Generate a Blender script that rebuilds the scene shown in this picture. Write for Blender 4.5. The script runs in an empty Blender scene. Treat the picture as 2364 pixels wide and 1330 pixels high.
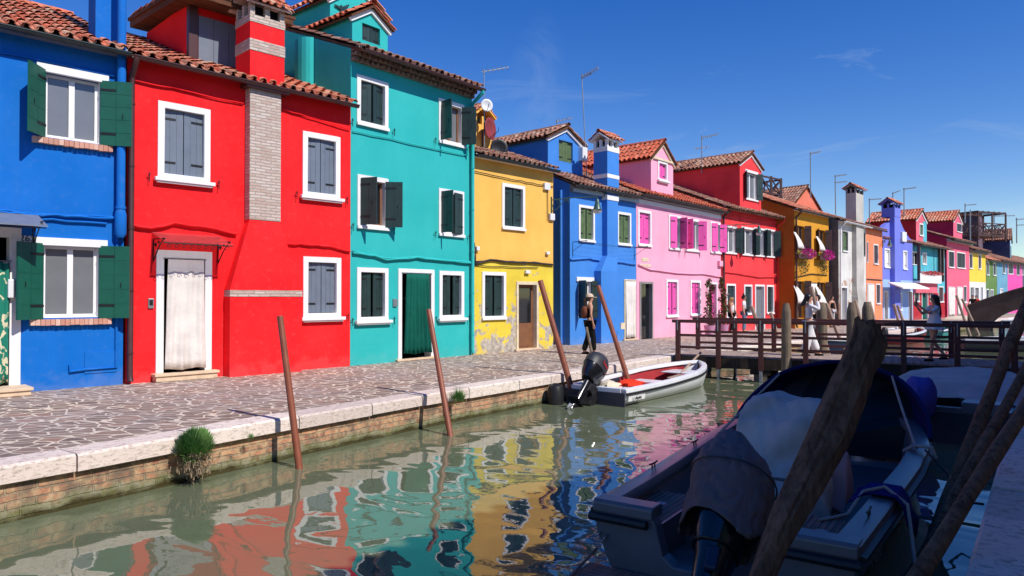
import bpy, bmesh, math, random
from mathutils import Vector, Matrix
random.seed(7)
scene = bpy.context.scene
C = scene.collection
V = Vector
rad = math.radians
# ---------------------------------------------------------------- camera
FPX, CX, CY, CAMZ = 1650.0, 1182.0, 665.0, 1.6
PITCH = math.atan(21.0/FPX)
cam = bpy.data.cameras.new('camera'); camo = bpy.data.objects.new('camera', cam); C.objects.link(camo)
cam.sensor_width = 36.0; cam.lens = 36.0*FPX/2364.0
cam.clip_start = 0.05; cam.clip_end = 3000
camo.location = (0, 0, CAMZ); camo.rotation_euler = (rad(90)+PITCH, 0, 0)
scene.camera = camo
scene.render.resolution_x = 1024; scene.render.resolution_y = 576
# ---------------------------------------------------------------- sky, sun, exposure
SUN_EL = rad(45.5); SX, SY = 0.755, -0.656          # towards the sun, horizontally
world = bpy.data.worlds.new('World'); scene.world = world; world.use_nodes = True
nt = world.node_tree; nt.nodes.clear()
wo = nt.nodes.new('ShaderNodeOutputWorld'); bg = nt.nodes.new('ShaderNodeBackground')
sky = nt.nodes.new('ShaderNodeTexSky'); sky.sky_type = 'NISHITA'; sky.sun_disc = False
sky.sun_elevation = SUN_EL; sky.sun_rotation = math.atan2(SX, SY)
sky.air_density = 1.0; sky.dust_density = 0.05; sky.ozone_density = 3.0; sky.altitude = 0
hsv = nt.nodes.new('ShaderNodeHueSaturation'); hsv.inputs['Saturation'].default_value = 1.40; hsv.inputs['Hue'].default_value = 0.519
# thin cirrus: noise over the view direction of the sky itself
tc = nt.nodes.new('ShaderNodeTexCoord'); mp = nt.nodes.new('ShaderNodeMapping')
mp.inputs['Rotation'].default_value = (0.2, 0.5, 0.3); mp.inputs['Scale'].default_value = (1.6, 3.0, 7.0)
n1 = nt.nodes.new('ShaderNodeTexNoise'); n1.inputs['Scale'].default_value = 1.7; n1.inputs['Detail'].default_value = 8; n1.inputs['Roughness'].default_value = .62; n1.inputs['Distortion'].default_value = .8
cr = nt.nodes.new('ShaderNodeValToRGB'); cr.color_ramp.elements[0].position = .60; cr.color_ramp.elements[1].position = .86
cr.color_ramp.elements[1].color = (.38, .38, .38, 1)
mixw = nt.nodes.new('ShaderNodeMix'); mixw.data_type = 'RGBA'
# one feathery wisp over the middle of the row
m3 = nt.nodes.new('ShaderNodeMapping'); m3.inputs['Rotation'].default_value = (0, rad(-28), 0); m3.inputs['Location'].default_value = (.28, 0, -1.81); m3.inputs['Scale'].default_value = (17, 0, 6.5)
ln = nt.nodes.new('ShaderNodeVectorMath'); ln.operation = 'LENGTH'; r3 = nt.nodes.new('ShaderNodeValToRGB'); r3.color_ramp.elements[0].color = (1, 1, 1, 1); r3.color_ramp.elements[1].color = (0, 0, 0, 1); r3.color_ramp.elements[1].position = .75
n3 = nt.nodes.new('ShaderNodeTexNoise'); n3.inputs['Scale'].default_value = 9; n3.inputs['Detail'].default_value = 9; n3.inputs['Roughness'].default_value = .65; n3.inputs['Distortion'].default_value = 1.2
r4 = nt.nodes.new('ShaderNodeValToRGB'); r4.color_ramp.elements[0].position = .42; r4.color_ramp.elements[1].position = .75; r4.color_ramp.elements[1].color = (.26, .26, .26, 1)
mu = nt.nodes.new('ShaderNodeMix'); mu.data_type = 'RGBA'; mu.blend_type = 'MULTIPLY'; mu.inputs['Factor'].default_value = 1
ad0 = nt.nodes.new('ShaderNodeMix'); ad0.data_type = 'RGBA'; ad0.blend_type = 'ADD'; ad0.inputs['Factor'].default_value = 1
nt.links.new(tc.outputs['Generated'], m3.inputs['Vector']); nt.links.new(m3.outputs['Vector'], ln.inputs[0]); nt.links.new(ln.outputs['Value'], r3.inputs['Fac'])
nt.links.new(tc.outputs['Generated'], n3.inputs['Vector']); nt.links.new(n3.outputs['Fac'], r4.inputs['Fac']); nt.links.new(r3.outputs['Color'], mu.inputs['A']); nt.links.new(r4.outputs['Color'], mu.inputs['B'])
nt.links.new(mu.outputs['Result'], ad0.inputs['A']); nt.links.new(cr.outputs['Color'], ad0.inputs['B'])
nt.links.new(tc.outputs['Generated'], mp.inputs['Vector']); nt.links.new(mp.outputs['Vector'], n1.inputs['Vector'])
nt.links.new(n1.outputs['Fac'], cr.inputs['Fac']); nt.links.new(ad0.outputs['Result'], mixw.inputs['Factor'])
nt.links.new(sky.outputs['Color'], hsv.inputs['Color']); nt.links.new(hsv.outputs['Color'], mixw.inputs['A'])
mixw.inputs['B'].default_value = (4.2, 4.9, 5.8, 1)
nt.links.new(mixw.outputs['Result'], bg.inputs['Color']); bg.inputs['Strength'].default_value = 0.14
nt.links.new(bg.outputs['Background'], wo.inputs['Surface'])
sl = bpy.data.lights.new('sun', 'SUN'); sl.energy = 4.9; sl.angle = rad(.53); sl.color = (1, .955, .88)
so = bpy.data.objects.new('sun', sl); C.objects.link(so)
sd = V((SX*math.cos(SUN_EL), SY*math.cos(SUN_EL), math.sin(SUN_EL)))
so.rotation_euler = sd.to_track_quat('Z', 'Y').to_euler(); so.location = (20, -20, 40)
scene.view_settings.view_transform = 'Standard'; scene.view_settings.look = 'None'
scene.view_settings.exposure = 0.0; scene.view_settings.gamma = 1; scene.view_settings.use_curve_mapping = False
WZ = -0.55                                            # water level; the quay is z = 0
# ---------------------------------------------------------------- geometry helpers
def ray(px, py):
    a = (px-CX)/FPX; b = (CY-py)/FPX; c, s = math.cos(PITCH), math.sin(PITCH)
    return V((a, c-s*b, s+c*b))
def at_z(px, py, z=0.0):
    r = ray(px, py); t = (z-CAMZ)/r.z; return V((r.x*t, r.y*t, z))
def at_y(px, py, Y):
    r = ray(px, py); t = Y/r.y; return V((r.x*t, Y, CAMZ+r.z*t))
class MB:
    def __init__(s): s.v = []; s.f = []; s.m = []
    def face(s, pts, m=0):
        n = len(s.v); s.v += [tuple(p) for p in pts]; s.f.append(tuple(range(n, n+len(pts)))); s.m.append(m)
    def box(s, x0, x1, y0, y1, z0, z1, m=0):
        s.hexa([(x0,y0,z0),(x1,y0,z0),(x1,y1,z0),(x0,y1,z0),(x0,y0,z1),(x1,y0,z1),(x1,y1,z1),(x0,y1,z1)], m)
    def hexa(s, c, m=0):
        n = len(s.v); s.v += [tuple(p) for p in c]
        for q in ((0,3,2,1),(4,5,6,7),(0,1,5,4),(1,2,6,5),(2,3,7,6),(3,0,4,7)):
            s.f.append(tuple(n+i for i in q)); s.m.append(m)
    def bar(s, p, q, w, h, m=0, up=(0,0,1)):
        p, q = V(p), V(q); d = (q-p).normalized(); u = V(up)
        if abs(d.dot(u)) > .98: u = V((1,0,0)) if abs(d.x) < .9 else V((0,1,0))
        a = d.cross(u).normalized()*w/2; b = a.cross(d).normalized()*h/2
        s.hexa([p-a-b, p+a-b, p+a+b, p-a+b, q-a-b, q+a-b, q+a+b, q-a+b], m)
    def loft(s, rings, caps=True, closed=True, m=0):
        n0 = len(s.v); k = len(rings[0])
        for r in rings: s.v += [tuple(p) for p in r]
        kk = k if closed else k-1
        for i in range(len(rings)-1):
            for j in range(kk):
                a = n0+i*k+j; b = n0+i*k+(j+1) % k
                s.f.append((a, b, b+k, a+k)); s.m.append(m)
        if caps:
            s.f.append(tuple(n0+j for j in reversed(range(k)))); s.m.append(m)
            s.f.append(tuple(n0+(len(rings)-1)*k+j for j in range(k))); s.m.append(m)
    def tube(s, pts, r, n=8, m=0, caps=True):
        pts = [V(p) for p in pts]; rr = r if isinstance(r, (list, tuple)) else [r]*len(pts)
        rings = []; ref = None
        for i, p in enumerate(pts):
            d = (pts[min(i+1, len(pts)-1)]-pts[max(i-1, 0)])
            d = d.normalized() if d.length > 1e-9 else V((0,0,1))
            if ref is None: ref = V((0,0,1)) if abs(d.z) < .9 else V((1,0,0))
            a = d.cross(ref)
            if a.length < 1e-4: a = d.cross(V((0,1,0)))
            a.normalize(); b = a.cross(d).normalized(); ref = b
            rings.append([p+(a*math.cos(2*math.pi*j/n)+b*math.sin(2*math.pi*j/n))*rr[i] for j in range(n)])
        s.loft(rings, caps, True, m)
    def ball(s, c, r, m=0, n=8, k=6, sq=(1,1,1)):
        c = V(c); rings = []
        for i in range(1, k):
            t = math.pi*i/k
            rings.append([c+V((r*sq[0]*math.sin(t)*math.cos(2*math.pi*j/n), r*sq[1]*math.sin(t)*math.sin(2*math.pi*j/n), -r*sq[2]*math.cos(t))) for j in range(n)])
        s.loft(rings, True, True, m)
    def build(s, name, mats, parent=None, smooth=False, bevel=0, loc=None):
        me = bpy.data.meshes.new(name); me.from_pydata(s.v, [], s.f)
        if not isinstance(mats, (list, tuple)): mats = [mats]
        for x in mats: me.materials.append(x)
        me.polygons.foreach_set('material_index', s.m)
        if smooth: me.polygons.foreach_set('use_smooth', [True]*len(s.f))
        me.update()
        bm = bmesh.new(); bm.from_mesh(me)
        if smooth or bevel: bmesh.ops.remove_doubles(bm, verts=bm.verts, dist=1e-5)
        bmesh.ops.recalc_face_normals(bm, faces=bm.faces) if not getattr(s, 'raw', False) else None
        bm.to_mesh(me); bm.free()
        o = bpy.data.objects.new(name, me); C.objects.link(o)
        if parent: o.parent = parent
        if loc: o.location = loc
        if smooth:
            try: me.set_sharp_from_angle(angle=rad(40))
            except Exception: pass
        if bevel:
            b = o.modifiers.new('bevel', 'BEVEL'); b.width = bevel; b.segments = 2; b.limit_method = 'ANGLE'; b.angle_limit = rad(40)
        return o
def tag(o, label=None, cat=None, group=None, kind=None):
    if label: o['label'] = label
    if cat: o['category'] = cat
    if group: o['group'] = group
    if kind: o['kind'] = kind
    return o
def empty(name, loc, rz=0, label=None, cat=None, group=None):
    o = bpy.data.objects.new(name, None); C.objects.link(o); o.location = loc; o.rotation_euler = (0, 0, rz)
    o.empty_display_size = .3
    return tag(o, label, cat, group)
def copy_tree(o, parent=None):
    c = o.copy(); C.objects.link(c)
    if parent: c.parent = parent
    for ch in list(o.children): copy_tree(ch, c)
    return c
def txt(body, name, size, mat, parent, M4, ext=.003):
    cu = bpy.data.curves.new(name, 'FONT'); cu.body = body; cu.size = size; cu.extrude = ext; cu.align_x = 'CENTER'; cu.align_y = 'CENTER'
    o = bpy.data.objects.new(name, cu); C.objects.link(o)
    dg = bpy.context.evaluated_depsgraph_get(); me = bpy.data.meshes.new_from_object(o.evaluated_get(dg))
    bpy.data.objects.remove(o); me.transform(M4); me.materials.clear(); me.materials.append(mat)
    o = bpy.data.objects.new(name, me); C.objects.link(o); o.parent = parent
    return o
# ---------------------------------------------------------------- materials
def lin(c):
    def f(x): x /= 255.; return x/12.92 if x <= .04045 else ((x+.055)/1.055)**2.4
    return (f(c[0]), f(c[1]), f(c[2]), 1)
class NT:
    def __init__(s, name):
        s.mat = bpy.data.materials.new(name); s.mat.use_nodes = True; s.t = s.mat.node_tree
        s.b = s.t.nodes['Principled BSDF']
    def n(s, t, **kw):
        x = s.t.nodes.new(t)
        for k, v in kw.items():
            if k[0] == '_': setattr(x, k[1:], v)
            else: x.inputs[k.replace('__', ' ')].default_value = v
        return x
    def l(s, a, b): s.t.links.new(a, b)
    def coords(s, scale=(1,1,1), kind='Object', rot=(0,0,0)):
        t = s.n('ShaderNodeTexCoord'); m = s.n('ShaderNodeMapping'); m.inputs['Scale'].default_value = scale; m.inputs['Rotation'].default_value = rot
        s.l(t.outputs[kind], m.inputs['Vector']); return m.outputs['Vector']
    def noise(s, vec, scale, detail=4, rough=.55, dist=0):
        x = s.n('ShaderNodeTexNoise', Scale=scale, Detail=detail, Roughness=rough, Distortion=dist); s.l(vec, x.inputs['Vector']); return x.outputs['Fac']
    def ramp(s, fac, stops):
        r = s.n('ShaderNodeValToRGB'); e = r.color_ramp.elements
        while len(e) < len(stops): e.new(.5)
        for i, (p, c) in enumerate(stops):
            e[i].position = p; e[i].color = c if len(c) == 4 else (*c, 1)
        s.l(fac, r.inputs['Fac']); return r.outputs['Color']
    def mix(s, fac, a, b, mode='MIX'):
        m = s.n('ShaderNodeMix', _data_type='RGBA', _blend_type=mode)
        for k, x in (('Factor', fac), ('A', a), ('B', b)):
            if isinstance(x, (tuple, float, int)): m.inputs[k].default_value = x
            else: s.l(x, m.inputs[k])
        return m.outputs['Result']
    def math(s, op, a, b=None, clamp=False):
        m = s.n('ShaderNodeMath', _operation=op, _use_clamp=clamp)
        for i, x in enumerate((a, b)):
            if x is None: continue
            if isinstance(x, (float, int)): m.inputs[i].default_value = x
            else: s.l(x, m.inputs[i])
        return m.outputs[0]
    def bump(s, h, strength=.3, dist=.01, prev=None):
        b = s.n('ShaderNodeBump', Strength=strength, Distance=dist); s.l(h, b.inputs['Height'])
        if prev is not None: s.l(prev, b.inputs['Normal'])
        return b.outputs['Normal']
    def out(s, col=None, rough=.7, normal=None, metal=0, spec=.5, **kw):
        if col is not None:
            if isinstance(col, tuple): s.b.inputs['Base Color'].default_value = col
            else: s.l(col, s.b.inputs['Base Color'])
        if isinstance(rough, (float, int)): s.b.inputs['Roughness'].default_value = rough
        else: s.l(rough, s.b.inputs['Roughness'])
        s.b.inputs['Metallic'].default_value = metal; s.b.inputs['Specular IOR Level'].default_value = spec
        if normal is not None: s.l(normal, s.b.inputs['Normal'])
        for k, v in kw.items(): s.b.inputs[k.replace('__', ' ')].default_value = v
        return s.mat
GREYP = lin((172, 160, 152))
def plaster(name, rgb, k=1.0, var=.10, streak=.12, damp=.5, peel=0, peelz=1.6, brick=0, seed=0):
    s = NT(name); base = lin(rgb); base = tuple(min(1, c*k) for c in base[:3])+(1,)
    P = s.coords(); Ps = s.coords((2.6, 2.6, .28))
    a = s.noise(P, .8+seed*.01, 5, .6); b = s.noise(Ps, 1.7, 5, .6); c = s.noise(P, 9, 4, .6)
    dark = tuple(x*(1-var*2.2) for x in base[:3])+(1,); lt = tuple(min(1, x*(1+var)+.012) for x in base[:3])+(1,)
    col = s.mix(s.math('MULTIPLY', s.ramp(a, [(.3, (0,0,0)), (.7, (1,1,1))]), 1.0), dark, lt)
    col = s.mix(s.math('MULTIPLY', s.ramp(b, [(.42, (0,0,0)), (.75, (1,1,1))]), streak), col, tuple(x*.55+.03 for x in base[:3])+(1,))
    col = s.mix(s.math('MULTIPLY', s.ramp(c, [(.55, (0,0,0)), (.8, (1,1,1))]), .035), col, (.7, .7, .68, 1))
    sep = s.n('ShaderNodeSeparateXYZ'); s.l(s.coords(), sep.inputs[0]); z = sep.outputs[2]
    if damp:   # salt and damp rising from the paving
        dn = s.math('ADD', s.math('MULTIPLY', z, -1.6), s.math('MULTIPLY', s.noise(P, 3.2, 5, .65), 1.7))
        dm = s.ramp(dn, [(.38, (0,0,0)), (.72, (1,1,1))])
        col = s.mix(s.math('MULTIPLY', dm, damp), col, s.mix(.55, base, (.42, .40, .38, 1)))
    h = s.math('ADD', s.math('MULTIPLY', s.noise(P, 5, 4), .8), s.math('MULTIPLY', s.noise(P, 45, 3), .25))
    if peel:
        pn = s.math('ADD', s.noise(P, 2.1, 7, .68, .6), s.math('MULTIPLY', s.math('SUBTRACT', z, peelz), -.055*peel))
        pm = s.ramp(pn, [(.525, (0,0,0)), (.54, (1,1,1))])
        pcol = s.ramp(s.noise(P, 7, 5), [(.3, lin((140, 128, 118))), (.7, lin((205, 196, 180)))])
        col = s.mix(pm, col, pcol); h = s.math('SUBTRACT', h, s.math('MULTIPLY', pm, .7))
    if brick:
        pn = s.math('ADD', s.noise(P, 1.1, 6, .65, .4), s.math('MULTIPLY', s.math('SUBTRACT', z, 2.3), -.15))
        pm = s.ramp(pn, [(.58, (0,0,0)), (.60, (1,1,1))])
        br = brick_nodes(s, .24, .07); col = s.mix(pm, col, br[0]); h = s.math('SUBTRACT', h, s.math('MULTIPLY', pm, .9))
    return s.out(col, .88, s.bump(h, .3, .008), spec=.2)
def brick_nodes(s, bw=.24, bh=.075, cols=((186,120,84), (150,86,62)), mortar=(176,160,140), ms=.012):
    t = s.n('ShaderNodeTexCoord'); sp = s.n('ShaderNodeSeparateXYZ'); s.l(t.outputs['Object'], sp.inputs[0])
    cb = s.n('ShaderNodeCombineXYZ'); s.l(s.math('ADD', sp.outputs[0], sp.outputs[1]), cb.inputs[0]); s.l(sp.outputs[2], cb.inputs[1])
    # wobble the courses a little
    nz = s.n('ShaderNodeTexNoise', Scale=3.0, Detail=3); s.l(t.outputs['Object'], nz.inputs['Vector'])
    ad = s.n('ShaderNodeVectorMath', _operation='MULTIPLY_ADD'); s.l(nz.outputs['Color'], ad.inputs[0]); ad.inputs[1].default_value = (.03, .03, 0); s.l(cb.outputs[0], ad.inputs[2])
    b = s.n('ShaderNodeTexBrick', Scale=1.0, Mortar__Size=ms, Mortar__Smooth=.3, Bias=0.0, Brick__Width=bw, Row__Height=bh)
    s.l(ad.outputs[0], b.inputs['Vector'])
    b.inputs['Color1'].default_value = lin(cols[0]); b.inputs['Color2'].default_value = lin(cols[1]); b.inputs['Mortar'].default_value = lin(mortar)
    n = s.noise(t.outputs['Object'], 14, 5, .65)
    col = s.mix(s.ramp(n, [(.35, (0,0,0)), (.75, (1,1,1))]), b.outputs['Color'], s.mix(.5, b.outputs['Color'], (.62, .52, .44, 1)))
    h = s.math('ADD', s.math('MULTIPLY', b.outputs['Fac'], -1.0), s.math('MULTIPLY', n, .5))
    return col, h
def brickmat(name, **kw):
    s = NT(name); c, h = brick_nodes(s, **kw); return s.out(c, .9, s.bump(h, .7, .012), spec=.2)
def paint(name, rgb, rough=.55, var=.06, bump=.15, scale=6, k=1.0, metal=0, spec=.5, streak=0, **kw):
    s = NT(name); base = tuple(min(1, c*k) for c in lin(rgb)[:3]); P = s.coords()
    n = s.noise(P, scale, 5, .6)
    col = s.mix(s.ramp(n, [(.3, (0,0,0)), (.7, (1,1,1))]), tuple(x*(1-var*2) for x in base)+(1,), tuple(min(1, x*(1+var)+.004) for x in base)+(1,))
    if streak:
        n2 = s.noise(s.coords((8, 8, .5)), 3, 4, .6); col = s.mix(s.math('MULTIPLY', s.ramp(n2, [(.45, (0,0,0)), (.75, (1,1,1))]), streak), col, tuple(x*.45 for x in base)+(1,))
    return s.out(col, rough, s.bump(s.noise(P, scale*6, 3), bump, .004) if bump else None, metal, spec, **kw)
def wood(name, rgb, dark=.35, rough=.85, sc=(14, 14, 1.2), bump=.6, k=1.0, axis='z'):
    s = NT(name); base = tuple(c*k for c in lin(rgb)[:3]); d = tuple(x*dark for x in base)+(1,)
    sc2 = {'z': sc, 'x': (sc[2], sc[0], sc[0]), 'y': (sc[0], sc[2], sc[0])}[axis]
    P = s.coords(sc2); n = s.noise(P, 1.5, 6, .65, .6); n2 = s.noise(s.coords(), 3.5, 4)
    col = s.mix(s.ramp(n, [(.38, (0,0,0)), (.68, (1,1,1))]), d, base+(1,))
    col = s.mix(s.math('MULTIPLY', s.ramp(n2, [(.4, (0,0,0)), (.8, (1,1,1))]), .35), col, tuple(min(1, x*1.6+.02) for x in base)+(1,))
    return s.out(col, rough, s.bump(n, bump, .015), spec=.25)
def tilemat(name, cols, lichen=.35):
    s = NT(name); g = s.n('ShaderNodeNewGeometry'); P = s.coords()
    n = len(cols); base = s.ramp(g.outputs['Random Per Island'], [(i/max(1, n-1), lin(c)) for i, c in enumerate(cols)])
    s.t.nodes[-1]
    l = s.noise(P, 6, 6, .7); l2 = s.noise(P, 1.3, 4, .6)
    f = s.math('MULTIPLY', s.math('MULTIPLY', s.ramp(l, [(.46, (0,0,0)), (.62, (1,1,1))]), s.ramp(l2, [(.35, (.15,.15,.15)), (.6, (1,1,1))])), lichen)
    col = s.mix(f, base, lin((120, 108, 92)))
    col = s.mix(s.math('MULTIPLY', s.ramp(s.noise(P, 11, 4), [(.6, (0,0,0)), (.75, (1,1,1))]), lichen*.7), col, lin((196, 186, 165)))
    return s.out(col, .9, s.bump(s.noise(P, 30, 3), .4, .006), spec=.15)
def leafmat(name, cols, trans=.1, rough=.6):
    s = NT(name); g = s.n('ShaderNodeNewGeometry'); n = len(cols)
    base = s.ramp(g.outputs['Random Per Island'], [(i/max(1, n-1), lin(c)) for i, c in enumerate(cols)])
    return s.out(base, rough, spec=.3)
def cloth(name, rgb, k=1.0, rough=.9, var=.08, weave=120, sheen=0):
    s = NT(name); base = tuple(c*k for c in lin(rgb)[:3]); P = s.coords()
    n = s.noise(P, 2.5, 5, .6)
    col = s.mix(s.ramp(n, [(.3, (0,0,0)), (.7, (1,1,1))]), tuple(x*(1-var*2) for x in base)+(1,), tuple(min(1, x*(1+var)) for x in base)+(1,))
    h = s.math('ADD', s.math('MULTIPLY', s.noise(P, 6, 4, .6, 1.0), 1.0), s.math('MULTIPLY', s.noise(P, weave, 2), .1))
    return s.out(col, rough, s.bump(h, .5, .02), spec=.2)
T = {}
T['white'] = paint('white paint', (243, 241, 238), .6, .03, .1, 3, k=.92, streak=.10)
T['cream'] = paint('istrian stone', (232, 214, 180), .8, .1, .3, 5, k=.9)
T['stone_step'] = paint('pale stone', (236, 206, 172), .8, .08, .3, 6, k=.85)
T['grey'] = paint('grey shutter paint', (112, 122, 136), .5, .05, .1, 4, k=.92)
T['dkgreen'] = paint('dark green shutter paint', (42, 66, 62), .45, .12, .15, 5, k=.75, streak=.3)
T['green'] = paint('bright green shutter paint', (2, 92, 72), .5, .06, .1, 4, k=.85)
T['olive'] = paint('faded green shutter paint', (98, 122, 76), .6, .12, .2, 6, k=.8, streak=.35)
T['pinkshut'] = paint('hot pink shutter paint', (248, 92, 178), .5, .05, .1, 5, k=.9)
T['brownshut'] = paint('brown shutter paint', (78, 48, 42), .55, .1, .15, 5, k=.8)
T['black'] = paint('black iron', (22, 22, 24), .45, .1, .1, 8, k=.9)
T['cable'] = paint('cable rubber', (40, 36, 36), .6, .1, 0)
T['brownpipe'] = paint('brown painted metal', (84, 48, 44), .4, .08, .05, 5, k=.8)
T['gutter'] = paint('dark gutter metal', (58, 66, 66), .45, .15, .1, 5, k=.8, metal=.3)
T['brass'] = paint('brown wood frame', (128, 84, 52), .6, .1, .1)
T['glass_dark'] = paint('dark window glass', (26, 30, 34), .04, .05, 0, spec=.9)
T['glass_grey'] = paint('window glass over a grey curtain', (128, 130, 134), .12, .05, 0, 2, k=.8, spec=.8)
T['lace'] = cloth('lace curtain behind glass', (150, 156, 164), .8, .5, .2)
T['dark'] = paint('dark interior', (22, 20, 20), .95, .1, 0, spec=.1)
T['curtain'] = cloth('cream curtain cloth', (240, 232, 222), .88)
T['greencloth'] = cloth('green curtain cloth', (16, 104, 88), .8)
T['tile'] = tilemat('terracotta roof tile', [(226,128,96), (204,104,76), (232,156,124), (186,112,88), (222,136,104), (214,180,150), (212,108,80), (168,124,104)], .55)
T['tile2'] = tilemat('old weathered roof tile', [(180,122,102), (156,100,84), (192,142,120), (136,100,88), (170,118,98), (196,164,142)], .7)
T['tile3'] = tilemat('fresh orange roof tile', [(204,100,72), (184,88,64), (212,120,92), (170,90,70)], .3)
T['ridge'] = T['tile']
T['brick'] = brickmat('rough grey brick', bw=.23, bh=.062, cols=((214,196,184), (184,150,134)), mortar=(160,150,140), ms=.014)
T['redbrick'] = brickmat('old red brick', bw=.25, bh=.07)
T['corbel'] = brickmat('brown brick corbel', bw=.12, bh=.07, cols=((112,72,56), (84,58,48)), mortar=(92,78,68))
T['concrete'] = plaster('pale worn render', (192, 186, 176), var=.12, streak=.3)
T['wallgrey'] = plaster('grey cement', (150, 146, 144), var=.15)
T['metalgrey'] = paint('grey metal', (150, 152, 155), .4, .06, .05, metal=.5)
T['whiteplastic'] = paint('white plastic', (225, 225, 225), .4, .04, 0)
T['lampgreen'] = paint('green lamp enamel', (58, 92, 84), .35, .1, .05)
T['lampglass'] = paint('lamp glass', (190, 196, 200), .15, .05, 0, spec=.9)
T['beam'] = wood('brown roof timber', (110, 70, 48), axis='x')
T['red_sheet'] = paint('clear plastic awning sheet', (216, 96, 96), .2, .05, 0, k=.8, Alpha=.45)
T['magenta'] = leafmat('magenta petals', [(214, 24, 150), (168, 10, 120), (235, 60, 170), (120, 8, 90)])
T['redpetal'] = leafmat('red petals', [(214, 60, 70), (230, 110, 110), (180, 40, 50), (240, 170, 160)])
T['leaf'] = leafmat('climbing leaves', [(70, 96, 44), (52, 74, 34), (104, 116, 60), (90, 60, 40), (128, 52, 40)])
T['leafg'] = leafmat('green leaves', [(116, 160, 88), (86, 130, 66), (136, 170, 98)])
# ---------------------------------------------------------------- roofs
def tiles(mb, O, U, S, N, width, length, tw=.215, tl=.36, m=0, jit=1.0):
    """rows of barrel tiles: O lower left corner, U along the eave, S up the slope, N outward"""
    nc = max(1, round(width/tw)); tw = width/nc; nr = max(1, math.ceil(length/tl)); tl = length/nr
    A = 5
    for c in range(nc):
        for k in (0, 1):                       # cover tile, channel tile
            for r in range(nr):
                ja = random.uniform(-.012, .012)*jit; jb = random.uniform(-.02, .02)*jit; jn = random.uniform(-.005, .007)*jit
                u = (c+(.5 if k == 0 else 1.0))*tw+ja
                if k == 1 and c == nc-1: continue
                r0 = tw*.34; r1 = tw*.27; s0 = r*tl-.04+jb; s1 = (r+1)*tl+.05
                rows = []
                for (ss, rr, lift) in ((s0, r0, .028), (s1, r1, .0)):
                    ring = []
                    for a in range(A):
                        t = math.pi*a/(A-1)
                        if k == 0: ring.append(O+U*(u-math.cos(t)*rr)+S*ss+N*(.045+lift+jn+math.sin(t)*rr*.85))
                        else: ring.append(O+U*(u-math.cos(t)*rr)+S*ss+N*(.075+lift*.6+jn-math.sin(t)*rr*.6))
                    rows.append(ring)
                mb.loft(rows, False, False, m)
                if r == 0:
                    th = -.018 if k == 0 else -.02
                    low = [p+N*th for p in rows[0]]
                    mb.loft([low, rows[0]], False, False, m)
def ridge_tiles(mb, A, B, N, r=.11, m=0):
    A, B = V(A), V(B); L = (B-A).length; d = (B-A).normalized(); n = max(1, round(L/.38)); w = d.cross(N).normalized()
    for i in range(n):
        p = A+d*(L*i/n-.02); q = A+d*(L*(i+1)/n+.03); rows = []
        for (x, rr) in ((p, r), (q, r*.85)):
            rows.append([x+w*math.cos(math.pi*a/5)*rr+N*(math.sin(math.pi*a/5)*rr+random.uniform(-.004, .004)) for a in range(6)])
        mb.loft(rows, False, False, m)
def slope(mb, p0, p1, q0, q1, tw=.215, tl=.36, m=0, th=.07, md=1):
    """tiled roof plane: p0,p1 eave corners, q0,q1 the ridge corners above them"""
    p0, p1, q0, q1 = map(V, (p0, p1, q0, q1)); U = (p1-p0); w = U.length; U = U.normalized()
    S = (q0-p0); ln = S.length; S = S.normalized(); N = U.cross(S).normalized()
    if N.z < 0: N = -N
    mb.hexa([p0-N*th, p1-N*th, q1-N*th, q0-N*th, p0, p1, q1, q0], md)
    tiles(mb, p0, U, S, N, w, ln, tw, tl, m)
    return N
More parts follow.
